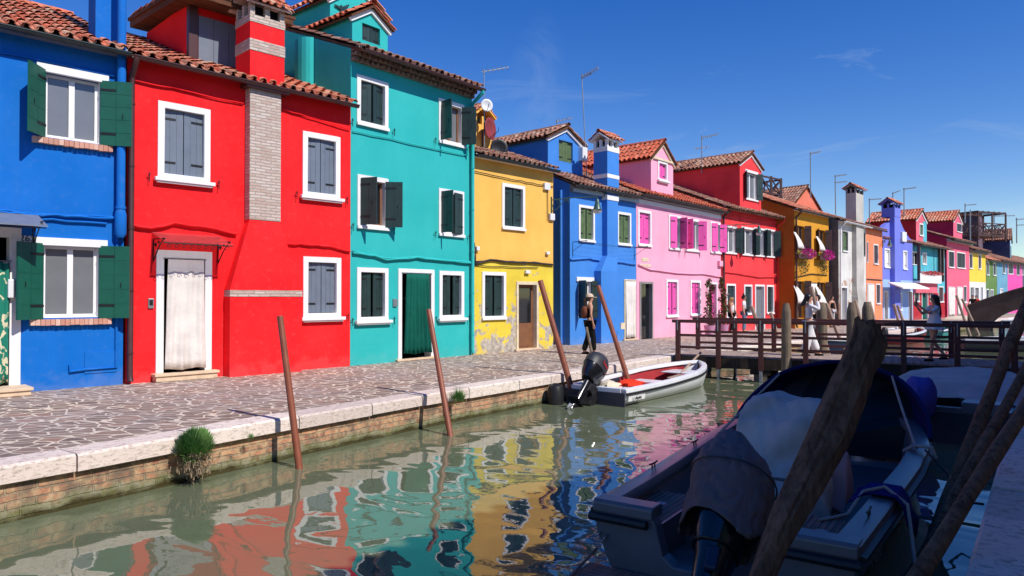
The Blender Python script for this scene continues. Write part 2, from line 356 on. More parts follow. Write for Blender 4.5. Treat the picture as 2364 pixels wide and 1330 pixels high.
# ---------------------------------------------------------------- houses
class House:
    def __init__(s, label, P0, P1, H, mat, D=6.5, name='house', cat='house', mat2=None, zsplit=None, side=None, back=None):
        s.P0 = V((P0[0], P0[1], 0)); P1 = V((P1[0], P1[1], 0)); s.W = (P1-s.P0).length
        s.ex = (P1-s.P0).normalized(); s.ey = V((-s.ex.y, s.ex.x, 0)); s.H = H; s.D = D
        s.root = empty(name, s.P0, math.atan2(s.ex.y, s.ex.x), label, cat)
        s.mat = mat; s.mat2 = mat2 or mat; s.zs = zsplit; s.holes = []; s.side = side or mat; s.yr = D/2; s.hr = H
        s.front = True
    def uz(s, px, py, y=0.0):
        r = ray(px, py); o = V((0, 0, CAMZ)); n = s.ey
        t = (y-(o-s.P0).dot(n))/r.dot(n); p = o+r*t-s.P0
        return p.dot(s.ex), p.z
    def rect(s, r, y=0.0):
        a = s.uz(r[0], r[1], y); b = s.uz(r[2], r[3], y)
        return a[0], b[0], b[1], a[1]          # u0,u1,z0,z1
    # --- openings
    def leaf(s, name, parent, uh, yh, ang, w, z0, z1, side, mat, hinge=True, batten=False, n=3):
        """a plank shutter leaf hinged at (uh,yh); side +1 = hinge on the left"""
        a = rad(ang); d = V((side*math.cos(a), -math.sin(a), 0)); nn = V((0, 0, 1)).cross(d)*(-side); th = .035
        mb = MB(); O = V((uh, yh, 0)); pw = w/n
        for i in range(n):
            a0 = O+d*(i*pw+.003); a1 = O+d*((i+1)*pw-.003)
            mb.hexa([a0+V((0,0,z0)), a1+V((0,0,z0)), a1+nn*th+V((0,0,z0)), a0+nn*th+V((0,0,z0)), a0+V((0,0,z1)), a1+V((0,0,z1)), a1+nn*th+V((0,0,z1)), a0+nn*th+V((0,0,z1))])
        h = z1-z0
        mb.hexa([O+d*.004+nn*.008+V((0,0,z0+.01)), O+d*(w-.004)+nn*.008+V((0,0,z0+.01)), O+d*(w-.004)+nn*.027+V((0,0,z0+.01)), O+d*.004+nn*.027+V((0,0,z0+.01)),
                 O+d*.004+nn*.008+V((0,0,z1-.01)), O+d*(w-.004)+nn*.008+V((0,0,z1-.01)), O+d*(w-.004)+nn*.027+V((0,0,z1-.01)), O+d*.004+nn*.027+V((0,0,z1-.01))])
        if batten:   # horizontal boards
            for k in range(1, 5):
                zz = z0+h*k/5
                mb.hexa([O+d*.01-nn*.004+V((0,0,zz)), O+d*(w-.01)-nn*.004+V((0,0,zz)), O+d*(w-.01)+nn*.002+V((0,0,zz)), O+d*.01+nn*.002+V((0,0,zz)),
                         O+d*.01-nn*.004+V((0,0,zz+.012)), O+d*(w-.01)-nn*.004+V((0,0,zz+.012)), O+d*(w-.01)+nn*.002+V((0,0,zz+.012)), O+d*.01+nn*.002+V((0,0,zz+.012))], 2)
        if hinge:
            for zz in (z0+h*.16, z0+h*.84):
                l = min(w*.62, .26)
                for (f0, f1) in ((-.007, 0), (th, th+.007)):
                    mb.hexa([O+nn*f0+V((0,0,zz)), O+d*l+nn*f0+V((0,0,zz)), O+d*l+nn*f1+V((0,0,zz)), O+nn*f1+V((0,0,zz)),
                             O+nn*f0+V((0,0,zz+.042)), O+d*l+nn*f0+V((0,0,zz+.042)), O+d*l+nn*f1+V((0,0,zz+.042)), O+nn*f1+V((0,0,zz+.042))], 1)
        if ang > 60:   # latch
            zz = z0+h*.42
            for q in (-.01, th):
                c = O+d*w*.7+nn*q
                mb.hexa([c+V((0,0,zz)), c+d*.012+V((0,0,zz)), c+d*.012+nn*.012+V((0,0,zz)), c+nn*.012+V((0,0,zz)), c+V((0,0,zz+.09)), c+d*.012+V((0,0,zz+.09)), c+d*.012+nn*.012+V((0,0,zz+.09)), c+nn*.012+V((0,0,zz+.09))], 1)
        dk = T['hinge']
        return mb.build(name, [mat, dk, mat], parent)
    def window(s, r, kind='closed', shut='grey', fw=.11, frame='white', sill='box', y=0.0, ang=(150, 150), glass='glass_dark', sash='white', gap=0, lintel=False, rect=None, parent=None, hooks=False, sw=None, ajar=4, label=None, cloth=None):
        u0, u1, z0, z1 = rect if rect else s.rect(r, y)
        par = parent or s.root; mid = 0.0
        mb = MB(); rev = y+.17
        if frame:
            i0, i1, j0, j1 = u0+fw, u1-fw, z0+fw*(.9 if sill != 'none' else .9), z1-fw
        else:
            i0, i1, j0, j1 = u0, u1, z0, z1
        if parent is None: s.holes.append((i0-.01, i1+.01, j0-.01, j1+.01))
        yo = y-.032 if frame and not lintel else y-.004
        fm = 0
        if lintel:      # white lintel above only, thin jambs
            mb.box(u0-.04, u1+.04, y-.05, y+.03, j1, j1+fw*1.35)
            mb.box(i0-.03, i0, y+.001, rev, j0, j1); mb.box(i1, i1+.03, y+.001, rev, j0, j1); mb.box(i0-.03, i1+.03, y+.001, rev, j0-.03, j0)
        else:
            w = fw if frame else .03
            mb.box(i0-w, i0, yo, rev, j0-.001, j1+w); mb.box(i1, i1+w, yo, rev, j0-.001, j1+w)
            mb.box(i0, i1, yo, rev, j1, j1+w); mb.box(i0-w, i1+w, yo, rev, j0-w, j0)
        fmat = T[frame] if isinstance(frame, str) else (frame or s.mat)
        win = mb.build('window', [fmat], par, bevel=.004 if frame else 0)
        if label: win['label'] = label
        if sill == 'box':
            b = MB(); e = .07
            b.box(u0-e, u1+e, y-.12, y-.03, z0-.05, z0+.02); b.box(u0-e*.4, u1+e*.4, y-.09, y-.031, z0-.085, z0-.0505)
            b.build('window_sill', T['white'], win, bevel=.006)
        elif sill == 'flat':
            b = MB(); b.box(u0-.01, u1+.01, y-.07, y-.033, z0-.02, z0+.055); b.build('window_sill', T['white'], win, bevel=.004)
        elif sill == 'brick':
            b = MB(); n = max(4, round((u1-u0+.2)/.075)); x = u0-.1; st = (u1-u0+.2)/n
            for i in range(n): b.box(x+i*st+.003, x+(i+1)*st-.003, y-.09-random.uniform(0, .012), y-.001, j0-.13-random.uniform(0, .015), j0-.034)
            b.build('window_sill', T['sillbrick'], win)
        w = (i1-i0)
        if kind == 'closed':
            sm = T[shut] if isinstance(shut, str) else shut
            g = gap
            s.leaf('shutter', win, i0+.004, y+.10, ajar, w/2-.006-g/2, j0+.01, j1-.006, 1, sm)
            s.leaf('shutter', win, i1-.004, y+.10, ajar, w/2-.006-g/2, j0+.01, j1-.006, -1, sm)
            if g or ajar > 6:
                b = MB(); b.box(i0, i1, rev-.02, rev-.005, j0, j1); b.build('pane', T[glass], win)
            else:
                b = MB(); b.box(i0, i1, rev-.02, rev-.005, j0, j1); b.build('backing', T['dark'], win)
        elif kind == 'open':
            sm = T[shut] if isinstance(shut, str) else shut
            ww = sw or w/2
            if ang[0]: s.leaf('shutter', win, i0, y-.036, ang[0], ww, j0-.03, j1+.03, 1, sm, batten=(shut == 'green'), n=2)
            if ang[1]: s.leaf('shutter', win, i1, y-.036, ang[1], ww, j0-.03, j1+.03, -1, sm, batten=(shut == 'green'), n=2)
        if kind in ('open', 'glazed'):
            b = MB(); t = .05; ya, yb = y+.10, y+.15
            b.box(i0, i0+t, ya, yb, j0, j1); b.box(i1-t, i1, ya, yb, j0, j1); b.box(i0+t, i1-t, ya, yb, j1-t, j1); b.box(i0+t, i1-t, ya, yb, j0, j0+t)
            if w > .5: b.box((i0+i1)/2-t*.9, (i0+i1)/2+t*.9, ya-.01, yb, j0+t, j1-t)
            b.build('sash', T[sash], win)
            b = MB(); b.box(i0+t*.5, i1-t*.5, y+.125, y+.135, j0+t*.5, j1-t*.5); b.build('pane', T[glass], win)
        if hooks:
            b = MB()
            for u in (u0-.16, u1+.16):
                b.bar((u, y, z0+.03), (u, y-.07, z0+.03), .012, .012); b.bar((u, y-.07, z0+.09), (u, y-.07, z0-.10), .014, .014); b.bar((u-.03, y-.07, z0+.05), (u+.03, y-.07, z0+.05), .014, .014)
            b.build('shutter_hook', T['black'], win)
        return win, (u0, u1, z0, z1)
    def door(s, r, kind='curtain', fw=.13, frame='white', leafmat=None, cur=None, step=None, label=None, cz=.1, curx=(0, 1), topz=.0, deep=.55, slope_cur=0):
        u0, u1, z0, z1 = s.rect(r); z0 = max(z0, 0) if step else 0
        i0, i1, j1 = u0+fw, u1-fw, z1-fw
        s.holes.append((i0-.01, i1+.01, z0 if z0 > .02 else 0, j1+.01))
        mb = MB(); fm = T[frame] if isinstance(frame, str) else (frame or s.mat)
        rv = .22
        mb.box(i0-fw, i0, -.035, rv, z0, j1+fw); mb.box(i1, i1+fw, -.035, rv, z0, j1+fw); mb.box(i0, i1, -.035, rv, j1, j1+fw)
        dr = mb.build('door', fm, s.root, bevel=.005)
        if label: dr['label'] = label
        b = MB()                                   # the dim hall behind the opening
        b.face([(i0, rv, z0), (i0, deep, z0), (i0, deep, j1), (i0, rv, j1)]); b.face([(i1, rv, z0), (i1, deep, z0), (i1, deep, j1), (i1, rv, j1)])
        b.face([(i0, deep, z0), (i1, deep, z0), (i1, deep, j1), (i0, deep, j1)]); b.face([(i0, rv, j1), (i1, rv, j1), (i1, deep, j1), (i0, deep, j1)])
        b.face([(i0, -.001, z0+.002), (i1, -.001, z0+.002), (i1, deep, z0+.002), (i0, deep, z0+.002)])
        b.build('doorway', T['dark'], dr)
        if step:
            b = MB(); hgt = max(z0, .06)
            b.box(u0-.05, u1+.05, -step, -.0005, .004, hgt-.05); b.box(u0-.08, u1+.08, -step-.03, -.0006, hgt-.05, hgt); b.box(i0+.002, i1-.002, 0, .21, hgt-.06, hgt-.004)
            b.build('step', T['stone_step'], dr, bevel=.008)
        if kind == 'leaf':
            b = MB(); lm = leafmat or T['brownshut']
            b.box(i0, i1, .13, .18, z0, j1)
            w = i1-i0
            b.box(i0+w*.12, i1-w*.12, .115, .131, z0+.12, z0+(j1-z0)*.36)
            b.box(i0+w*.12, i1-w*.12, .115, .131, z0+(j1-z0)*.42, j1-.1, 1)
            b.build('door_leaf', [lm, T['glass_dark']], dr, bevel=.004)
        if kind == 'plain':
            b = MB(); b.box(i0, i1, .13, .18, z0, j1); n = 4
            for i in range(n): b.box(i0+(i1-i0)*i/n+.006, i0+(i1-i0)*(i+1)/n-.006, .118, .131, z0+.02, j1-.01)
            b.build('door_leaf', leafmat, dr)
        if cur:
            c0 = i0+(i1-i0)*curx[0]; c1 = i0+(i1-i0)*curx[1]; zt = j1-topz; zb = z0+cz
            s.curtain('door_curtain', dr, c0, c1, zb, zt, cur, -.0 if slope_cur == 0 else -.02, slope_cur, 7 if cur == T['greencloth'] else 4, 2.2 if cur == T['greencloth'] else 1.0)
            b = MB(); b.tube([(i0-.02, -.045, zt+.02), (i1+.02, -.045, zt+.02)], .011, 6); b.build('curtain_rod', T['metalgrey'], dr)
        return dr, (u0, u1, z0, z1)
    def curtain(s, name, parent, c0, c1, zb, zt, mat, y=0, flare=0.0, folds=4, am=1.0):
        b = MB(); n = 34; k = 12; rows = []
        ph = random.uniform(0, 6)
        for i in range(k+1):
            t = i/k; row = []
            for j in range(n+1):
                u = j/n; amp = (.008+.014*t)*am
                yy = -.055-.05*t*flare*4+amp*math.sin(u*folds*2*math.pi+ph+.7*math.sin(t*3))+.012*math.sin(u*17+t*5)
                wid = (c1-c0)*(1+flare*(t-.3)); um = (c0+c1)/2+(u-.5)*wid-flare*.25*t*(c1-c0)*.3
                row.append((um, y+yy, zt+(zb-zt)*t+.015*math.sin(u*9+ph)*t))
            rows.append(row)
        b.loft(rows, False, False)
        o = b.build(name, mat, parent, smooth=True)
        sd_ = o.modifiers.new('thickness', 'SOLIDIFY'); sd_.thickness = .008
        return o
    # --- whole walls
    def finish(s, gables=True, top=None, ubreak=None, topfn=None, sides=(True, True)):
        us = sorted(set([0, s.W]+[h[0] for h in s.holes]+[h[1] for h in s.holes])); zs = sorted(set([0, s.H]+([s.zs] if s.zs else [])+[h[2] for h in s.holes]+[h[3] for h in s.holes]))
        us = [u for u in us if -1e-6 <= u <= s.W+1e-6]; zs = [z for z in zs if -1e-6 <= z <= s.H+1e-6]
        b = MB(); b.raw = True
        for i in range(len(us)-1):
            for j in range(len(zs)-1):
                cu, cz = (us[i]+us[i+1])/2, (zs[j]+zs[j+1])/2
                if any(h[0] < cu < h[1] and h[2] < cz < h[3] for h in s.holes): continue
                b.face([(us[i], 0, zs[j]), (us[i+1], 0, zs[j]), (us[i+1], 0, zs[j+1]), (us[i], 0, zs[j+1])], 1 if (s.zs and cz < s.zs) else 0)
        for h in s.holes:      # reveals
            u0, u1, z0, z1 = h; u0 = max(u0, 0); u1 = min(u1, s.W)
            for q in ([(u0,0,z0),(u0,.3,z0),(u0,.3,z1),(u0,0,z1)], [(u1,0,z1),(u1,.3,z1),(u1,.3,z0),(u1,0,z0)], [(u0,0,z1),(u0,.3,z1),(u1,.3,z1),(u1,0,z1)], [(u0,.3,z0),(u0,0,z0),(u1,0,z0),(u1,.3,z0)]):
                b.face(q, 0)
        D, H = s.D, s.H; yr, hr = s.yr, s.hr
        b.face([(0, D, 0), (0, 0, 0), (0, 0, H), (0, yr, hr-.04), (0, D, s.hb if hasattr(s, 'hb') else H)], 2)
        b.face([(s.W, 0, 0), (s.W, D, 0), (s.W, D, s.hb if hasattr(s, 'hb') else H), (s.W, yr, hr-.04), (s.W, 0, H)], 2)
        b.face([(s.W, D, 0), (0, D, 0), (0, D, s.hb if hasattr(s, 'hb') else H), (s.W, D, s.hb if hasattr(s, 'hb') else H)], 2)
        s.wall = b.build('wall', [s.mat, s.mat2, s.side], s.root)
        return s.wall
    def roof(s, mat='tile', pitch=22, over=.28, gut='gutter', fascia='white', ends=(0, 0), gr=.06, ze=None, tw=.215, back=True, fh=.14, tilt=0, gutter=True):
        H = s.H; tp = math.tan(rad(pitch)); yr = s.yr; ze = H+.03-over*tp; zr = H+.03+yr*tp; s.hr = zr; s.pitch = pitch
        u0, u1 = -ends[0], s.W+ends[1]
        b = MB(); N = slope(b, (u0, -over, ze), (u1, -over, ze), (u0, yr, zr), (u1, yr, zr), tw=tw)
        hb = H+.03+0*tp; yb = s.D+over; zb = zr-(yb-yr)*tp
        s.hb = zr-(s.D-yr)*tp-.05
        b.hexa([(u0, yr, zr-.07), (u1, yr, zr-.07), (u1, yb, zb-.07), (u0, yb, zb-.07), (u0, yr, zr), (u1, yr, zr), (u1, yb, zb), (u0, yb, zb)], 0)
        ridge_tiles(b, (u0, yr, zr+.03), (u1, yr, zr+.03), V((0, 0, 1)))
        s.rf = b.build('roof', [T[mat], T['beam']], s.root)
        # fascia band under the eave and the gutter
        f = MB(); f.box(0+.003, s.W-.003, -over*.55, -.001, H-fh, H+.0)
        if fascia: f.build('eave_band', T[fascia], s.rf)
        if gutter:
            g = MB(); n = 7; yc, zc = -over-.04, ze-.02
            for k, rr in enumerate((gr, gr*.88)):
                g.loft([[(u, yc+math.cos(math.pi*(1+j/n))*rr, zc+math.sin(math.pi*(1+j/n))*rr) for j in range(n+1)] for u in (u0, u1)], False, False)
            g.bar((u0, yc-gr, zc+.004), (u1, yc-gr, zc+.004), .018, .018)
            x = u0+.3
            while x < u1: g.bar((x, yc, zc-gr-.004), (x, yc+over*.6, zc-gr*.2), .02, .008); x += .8
            g.build('gutter', T[gut], s.rf)
        s.gy, s.gz = -over-.04, ze-.02
        return s.rf
    def roof_z(s, y): return s.hr-(s.yr-y)*math.tan(rad(s.pitch))
    def downpipe(s, u, mat, r=.05, ztop=None, zb=0.05, boot=True, yoff=-.09, name='downpipe'):
        zt = ztop or s.gz-.04; b = MB()
        b.tube([(u+.0, s.gy, s.gz-.03), (u, s.gy, zt-.05), (u, (s.gy+yoff)/2, zt-.18), (u, yoff, zt-.3), (u, yoff, zt-.5), (u, yoff, zb+.12), (u+.0, yoff-.04, zb)], r, 10)
        z = zb+.5
        while z < zt-.5:
            b.tube([(u, yoff, z), (u, yoff, z+.03)], r*1.18, 10); b.bar((u, yoff, z+.015), (u, 0, z+.015), .02, .02); z += 1.15
        return b.build(name, mat if not isinstance(mat, str) else T[mat], s.root, smooth=True)
    def cable(s, pts, r=.012, mat='cable', name='cable', y=-.04, world=False, strands=1):
        b = MB()
        for k in range(strands):
            P = []
            for i, (px, py) in enumerate(pts):
                u, z = s.uz(px, py); 
                P.append(V((max(.01, min(s.W-.01, u)), y-.012*k, z+random.uniform(-.02, .02)*k)))
            Q = []
            for i in range(len(P)-1):
                for j in range(4): Q.append(P[i].lerp(P[i+1], j/4)+V((0, 0, -.008*math.sin(math.pi*j/4)+random.uniform(-.012, .012))))
            Q.append(P[-1]); b.tube(Q, r, 5)
            for i in range(0, len(Q), 3): b.bar(Q[i], (Q[i].x, 0, Q[i].z), .012, .012)
        return b.build(name, T[mat] if isinstance(mat, str) else mat, s.root)
    def dormer(s, u0, u1, yf, z0, zw, zp, mat, roofmat='tile', depth=3.0, win=None, shut='dkgreen', trim='white', tw_=.10, sidemat=None, over=.14, kind='closed', wkw={}, single=False):
        """gabled dormer: front at y=yf from z0 up to wall height zw, peak zp"""
        b = MB(); um = (u0+u1)/2; yb = yf+depth
        r = s.rect(win, yf) if win else None
        if r:
            fw_ = wkw.get('fw', .11) if wkw.get('frame', 'white') else 0
            h0, h1, h2, h3 = r[0]+fw_, r[1]-fw_, r[2]+fw_*.9, min(r[3]-fw_, zw-.01)
            for q in ((u0, h0, z0, h3), (h1, u1, z0, h3), (h0, h1, z0, h2)): b.face([(q[0], yf, q[2]), (q[1], yf, q[2]), (q[1], yf, q[3]), (q[0], yf, q[3])], 0)
            b.face([(u0, yf, h3), (h0, yf, h3), (h1, yf, h3), (u1, yf, h3), (u1, yf, zw), (um, yf, zp), (u0, yf, zw)], 0)
        else: b.face([(u0, yf, z0), (u1, yf, z0), (u1, yf, zw), (um, yf, zp), (u0, yf, zw)], 0)
        b.face([(u0, yf, z0), (u0, yf, zw), (u0, yb, zw), (u0, yb, z0-.3)], 1); b.face([(u1, yf, z0), (u1, yb, z0-.3), (u1, yb, zw), (u1, yf, zw)], 1)
        b.face([(u0, yb, z0-.3), (u0, yb, zw), (um, yb, zp), (u1, yb, zw), (u1, yb, z0-.3)], 1)
        dm = b.build('dormer', [mat, sidemat or mat], s.root)
        b = MB(); tp = (zp-zw)/(um-u0); L = um-u0
        for sg in (-1, 1):
            e = um+sg*(L+over); ze = zp-(L+over)*tp+.03
            p0, p1 = (e, yf-over, ze), (e, yb, ze); q0, q1 = (um, yf-over, zp+.03), (um, yb, zp+.03)
            slope(b, p0, p1, q0, q1, th=.05)
        ridge_tiles(b, (um, yf-over, zp+.07), (um, yb, zp+.07), V((0, 0, 1)), .1)
        b.build('dormer_roof', [T[roofmat], T['beam']], dm)
        if trim:
            b = MB()
            for sg in (-1, 1):
                a = V((um, yf-.03, zp-.09)); q = V((um+sg*(L+over*.6), yf-.03, zp-.09-(L+over*.6)*tp))
                b.bar(a, q, .06, tw_, up=(0, 0, 1))
            b.build('gable_trim', T[trim], dm)
        if win: s.window(None, kind, shut, rect=r, y=yf, parent=dm, **wkw)
        return dm
    def chimney(s, u0, u1, y0, y1, z0, z1, mat, bands=(), cap='tile', bandmat='brick', top=None, pots=True):
        b = MB(); b.box(u0, u1, y0, y1, z0, z1); ch = b.build('chimney', mat, s.root)
        for (a, c) in bands:
            b = MB(); b.box(u0-.012, u1+.012, y0-.012, y1+.012, a, c); b.build('chimney_band', T[bandmat] if isinstance(bandmat, str) else bandmat, ch)
        if cap:
            b = MB(); o = .1; h = .26; um, ym = (u0+u1)/2, (y0+y1)/2
            for (x, y) in ((u0+.05, y0+.05), (u1-.05, y0+.05), (u0+.05, y1-.05), (u1-.05, y1-.05), (um, y0+.05), (um, y1-.05), (u0+.05, ym), (u1-.05, ym)):
                b.box(x-.05, x+.05, y-.05, y+.05, z1, z1+h, 2)
            b.box(u0+.1, u1-.1, y0+.1, y1-.1, z1, z1+h*.9, 1)
            zt = z1+h; rise = (y1-y0)*.36+.05; w = .12
            if (u1-u0) >= (y1-y0)*.9:
                for sg in (-1, 1):
                    e = ym+sg*((y1-y0)/2+w); slope(b, (u0-w, e, zt-.02), (u1+w, e, zt-.02), (u0-w, ym, zt+rise), (u1+w, ym, zt+rise), m=3, md=2, th=.04, tw=.18, tl=.3)
                ridge_tiles(b, (u0-w, ym, zt+rise+.03), (u1+w, ym, zt+rise+.03), V((0,0,1)), .09, m=3)
            else:
                for sg in (-1, 1):
                    e = um+sg*((u1-u0)/2+w); slope(b, (e, y0-w, zt-.02), (e, y1+w, zt-.02), (um, y0-w, zt+rise), (um, y1+w, zt+rise), m=3, md=2, th=.04, tw=.18, tl=.3)
                ridge_tiles(b, (um, y0-w, zt+rise+.03), (um, y1+w, zt+rise+.03), V((0,0,1)), .09, m=3)
            b.build('chimney_cap', [mat, T['dark'], T[bandmat] if isinstance(bandmat, str) else bandmat, T['tile']], ch)
        return ch
    def box(s, name, u0, u1, y0, y1, z0, z1, mat, bevel=.006, parent=None):
        b = MB(); b.box(u0, u1, y0, y1, z0, z1); return b.build(name, T[mat] if isinstance(mat, str) else mat, parent or s.root, bevel=bevel)
    def breast(s, u0, u1, y0, zt, mat, lu0=None, lu1=None, zl=None, zs=None, zr=0, sidemat=None):
        """chimney breast on the facade: narrow above zs, sloping out to a wide foot below zl"""
        b = MB(); b.box(u0, u1, y0, .05, zs, zt)
        if zl is not None:
            y1 = y0*1.35
            lu1 = lu1 if lu1 is not None else u1
            b.hexa([(lu0, y1, zl), (lu1, y1, zl), (lu1, .05, zl), (lu0, .05, zl), (u0, y0, zs), (u1, y0, zs), (u1, .05, zs), (u0, .05, zs)])
            b.box(lu0, lu1, y1, .05, 0, zl)
        return b.build('chimney_breast', mat, s.root)
T['sillbrick'] = tilemat('pink brick sill', [(222,170,150), (200,140,118), (232,196,176), (190,128,110)], .25)

T['hinge'] = paint('black hinge iron', (14, 14, 16), .5, 0, 0)
s_ = NT('green curtain with cream flowers'); n_ = s_.noise(s_.coords(), 7, 3, .5, .8); T['patterned'] = s_.out(s_.mix(s_.ramp(n_, [(.54, (0,0,0)), (.57, (1,1,1))]), lin((14, 120, 98)), lin((214, 204, 170))), .85)
HS = {}
# ---- 1 blue
m = plaster('deep blue plaster', (0, 112, 204), .88, var=.035, damp=.2, seed=1); T['blue1'] = m
h = House('deep blue house with bright green shutters at the left end of the row', (-12.4, 7.8), (-7.14, 13.13), 6.13, m); HS['b1'] = h
h.window((90, 150, 243, 345), 'open', 'green', lintel=True, sill='brick', ang=(128, 150), sw=.52, glass='glass_grey', sash='white', fw=.1)
h.window((85, 552, 240, 742), 'open', 'green', lintel=True, sill='brick', ang=(148, 150), sw=.5, glass='glass_grey', sash='white', fw=.1)
h.door((-75, 520, 46, 888), 'curtain', fw=.16, cur=T['patterned'], step=.55, cz=.05, curx=(0, .95), topz=.42)
h.yr = 3.6; h.roof('tile', 24, gut='gutter', fascia='metalgrey', over=.3); h.finish()
u, z = h.uz(240, 95, .25); h.chimney(u-.16, u+.22, .18, .62, h.H-.1, 9.6, m, cap=None)
b = MB(); u, _ = h.uz(274, 400); b.tube([(u, -.12, 8.6), (u, -.12, 3.15)], .075, 12); b.tube([(u, -.12, 3.2), (u, -.12, 3.1), (u, -.12, 2.75), (u, -.12, 2.68)], [.075, .1, .1, .06], 12)
for z in (5.35, 3.2): b.tube([(u, -.12, z), (u, -.12, z+.05)], .09, 12)
b.build('stove_pipe', m, h.root, smooth=True)
b = MB(); u2, _ = h.uz(268, 700); b.tube([(u2, -.03, 2.7), (u2, -.03, .32), (u2-.5, -.03, .32), (u2-.74, -.03, .3), (u2-.74, -.03, .42)], .022, 8); b.build('water_pipe', m, h.root)
r_ = h.rect((195, 813, 270, 858)); h.box('meter_hatch', r_[0], r_[1], -.015, .01, r_[2], r_[3], m, .004)
h.cable([(0, 122), (100, 141), (200, 163), (262, 177)], .014, m)
h.cable([(-20, 484), (60, 493), (130, 497), (200, 499), (284, 503)], .02, m, strands=3); h.cable([(0, 500), (120, 508), (245, 517)], .02, m, 'pipe')
# awning, number plate, letter box
b = MB(); r_ = h.rect((-60, 502, 66, 530)); zz = h.uz(40, 505)[1]
b.hexa([(r_[0]-.9, -.75, zz-.17), (r_[1]+.12, -.75, zz-.17), (r_[1]+.12, -.02, zz+.08), (r_[0]-.9, -.02, zz+.08), (r_[0]-.9, -.75, zz-.155), (r_[1]+.12, -.75, zz-.155), (r_[1]+.12, -.02, zz+.095), (r_[0]-.9, -.02, zz+.095)])
aw = b.build('awning', T['metalgrey'], h.root)
def scroll(b, x, y0, y1, z, h_, r=.009):
    P = [(x, y0, z)]; b.tube([(x, y0, z), (x, y1, z-.02)], r, 5); b.tube([(x, y0, z-h_), (x, y0, z)], r, 5)
    b.tube([(x, y0+(y1-y0)*t, z-h_*(1-t)**1.6-.02) for t in (0, .2, .4, .6, .8, 1)], r, 5)
    for (cy, cz, rr) in ((y0+(y1-y0)*.18, z-h_*.3, .05), (y0+(y1-y0)*.45, z-h_*.2, .035)):
        b.tube([(x, cy+rr*(1-a/14)*math.cos(a*.75), cz+rr*(1-a/14)*math.sin(a*.75)) for a in range(12)], r*.8, 4)
b = MB(); scroll(b, r_[1]+.06, -.02, -.72, zz-.06, .42); scroll(b, r_[0], -.02, -.72, zz-.06, .42); b.tube([(r_[0]-.8, -.72, zz-.19), (r_[1]+.1, -.72, zz-.19)], .01, 5); b.build('awning_bracket', T['black'], aw)
r_ = h.rect((48, 543, 77, 560)); p = h.box('number_plate', r_[0], r_[1], -.02, .005, r_[2], r_[3], 'white', .01)
txt('263', 'house_number', .15, T['black'], p, Matrix.Translation(((r_[0]+r_[1])/2, -.024, (r_[2]+r_[3])/2)) @ Matrix.Rotation(rad(90), 4, 'X'))
r_ = h.rect((15, 645, 26, 688)); h.box('letter_box', r_[0], r_[1]+.03, -.13, -.036, r_[2], r_[3], 'whiteplastic', .015)
b = MB(); b.tube([(3.4, 1.9, h.roof_z(1.9)), (3.4, 1.9, h.roof_z(1.9)+.55)], [.14, .1], 12); b.build('chimney_pot', T['tile3'], h.root, smooth=True)
# ---- 2 red
m = plaster('vivid red plaster', (250, 28, 34), .95, damp=.12, var=.035, streak=.05, seed=2); T['red1'] = m
h = House('vivid red house with a brick chimney breast and grey shutters', (-7.115, 13.17), (-3.76, 16.6), 6.1, m); HS['r1'] = h
h.window((364, 232, 484, 425), 'closed', 'grey', hooks=True, fw=.12)
h.window((698, 302, 784, 462), 'closed', 'grey', hooks=True, fw=.12)
h.window((699, 592, 786, 733), 'closed', 'grey', hooks=True, fw=.12)
dr, rr = h.door((360, 577, 487, 853), 'curtain', fw=.14, cur=T['curtain'], step=.2, cz=.06, curx=(.06, .97), topz=.03, slope_cur=.16)
h.yr = 3.7; h.roof('tile', 22, gut='brownpipe', fascia=None, over=.28); h.finish()
u0, u1 = h.uz(574, 300, -.15)[0], h.uz(645, 300, -.15)[0]; l0, l1 = h.uz(527, 760, -.2)[0], h.uz(693, 760, -.2)[0]
zs_ = h.uz(600, 512, -.15)[1]; zl_ = h.uz(600, 668, -.2)[1]
h.breast(u0, u1, -.20, 5.98, m, l0, l1, zl_, zs_)
b = MB(); b.box(u0-.003, u1+.003, -.212, .0, zs_+.03, 5.98); b.build('brick_facing', T['brick'], h.root)
b = MB(); b.box(l0-.004, l1+.004, -.282, 0, zl_-.15, zl_-.02); b.build('brick_course', T['brick'], h.root)
zt_ = h.uz(610, 48, -.1)[1]
h.chimney(u0-.02, u1+.06, -.24, .42, 5.98, zt_, m, bands=[(h.uz(610, 124, -.2)[1], h.uz(610, 98, -.2)[1]), (zt_-.14, zt_+.01)])
b = MB(); b.box(u0-.12, u1+.16, -.32, -.0, 5.9, 5.977); b.build('chimney_ledge', T['brownpipe'], h.root, bevel=.01)
h.downpipe(.05, 'brownpipe', .052)
# awning of clear sheet on wrought brackets
a = h.uz(350, 545)[0]; c = h.uz(505, 570)[0]; zz = h.uz(360, 545)[1]
b = MB(); b.hexa([(a, -.62, zz-.14), (c+.02, -.62, zz-.14), (c+.02, -.02, zz+.06), (a, -.02, zz+.06), (a, -.62, zz-.13), (c+.02, -.62, zz-.13), (c+.02, -.02, zz+.07), (a, -.02, zz+.07)])
aw = b.build('awning', T['red_sheet'], h.root)
b = MB(); scroll(b, a+.03, -.02, -.6, zz-.06, .4, .012); scroll(b, c-.02, -.02, -.6, zz-.06, .4, .012); b.tube([(a, -.6, zz-.16), (c+.02, -.6, zz-.16)], .014, 6)
for i in range(9):
    x = a+.1+i*(c-a-.2)/8
    b.tube([(x+.05*(1-q/10)*math.cos(q*.8), -.6, zz-.22+.05*(1-q/10)*math.sin(q*.8)) for q in range(9)], .006, 4)
b.build('awning_bracket', T['black'], aw)
r_ = h.rect((341, 689, 354, 712)); p = h.box('intercom', r_[0], r_[1], -.035, 0, r_[2], r_[3], 'metalgrey', .01)
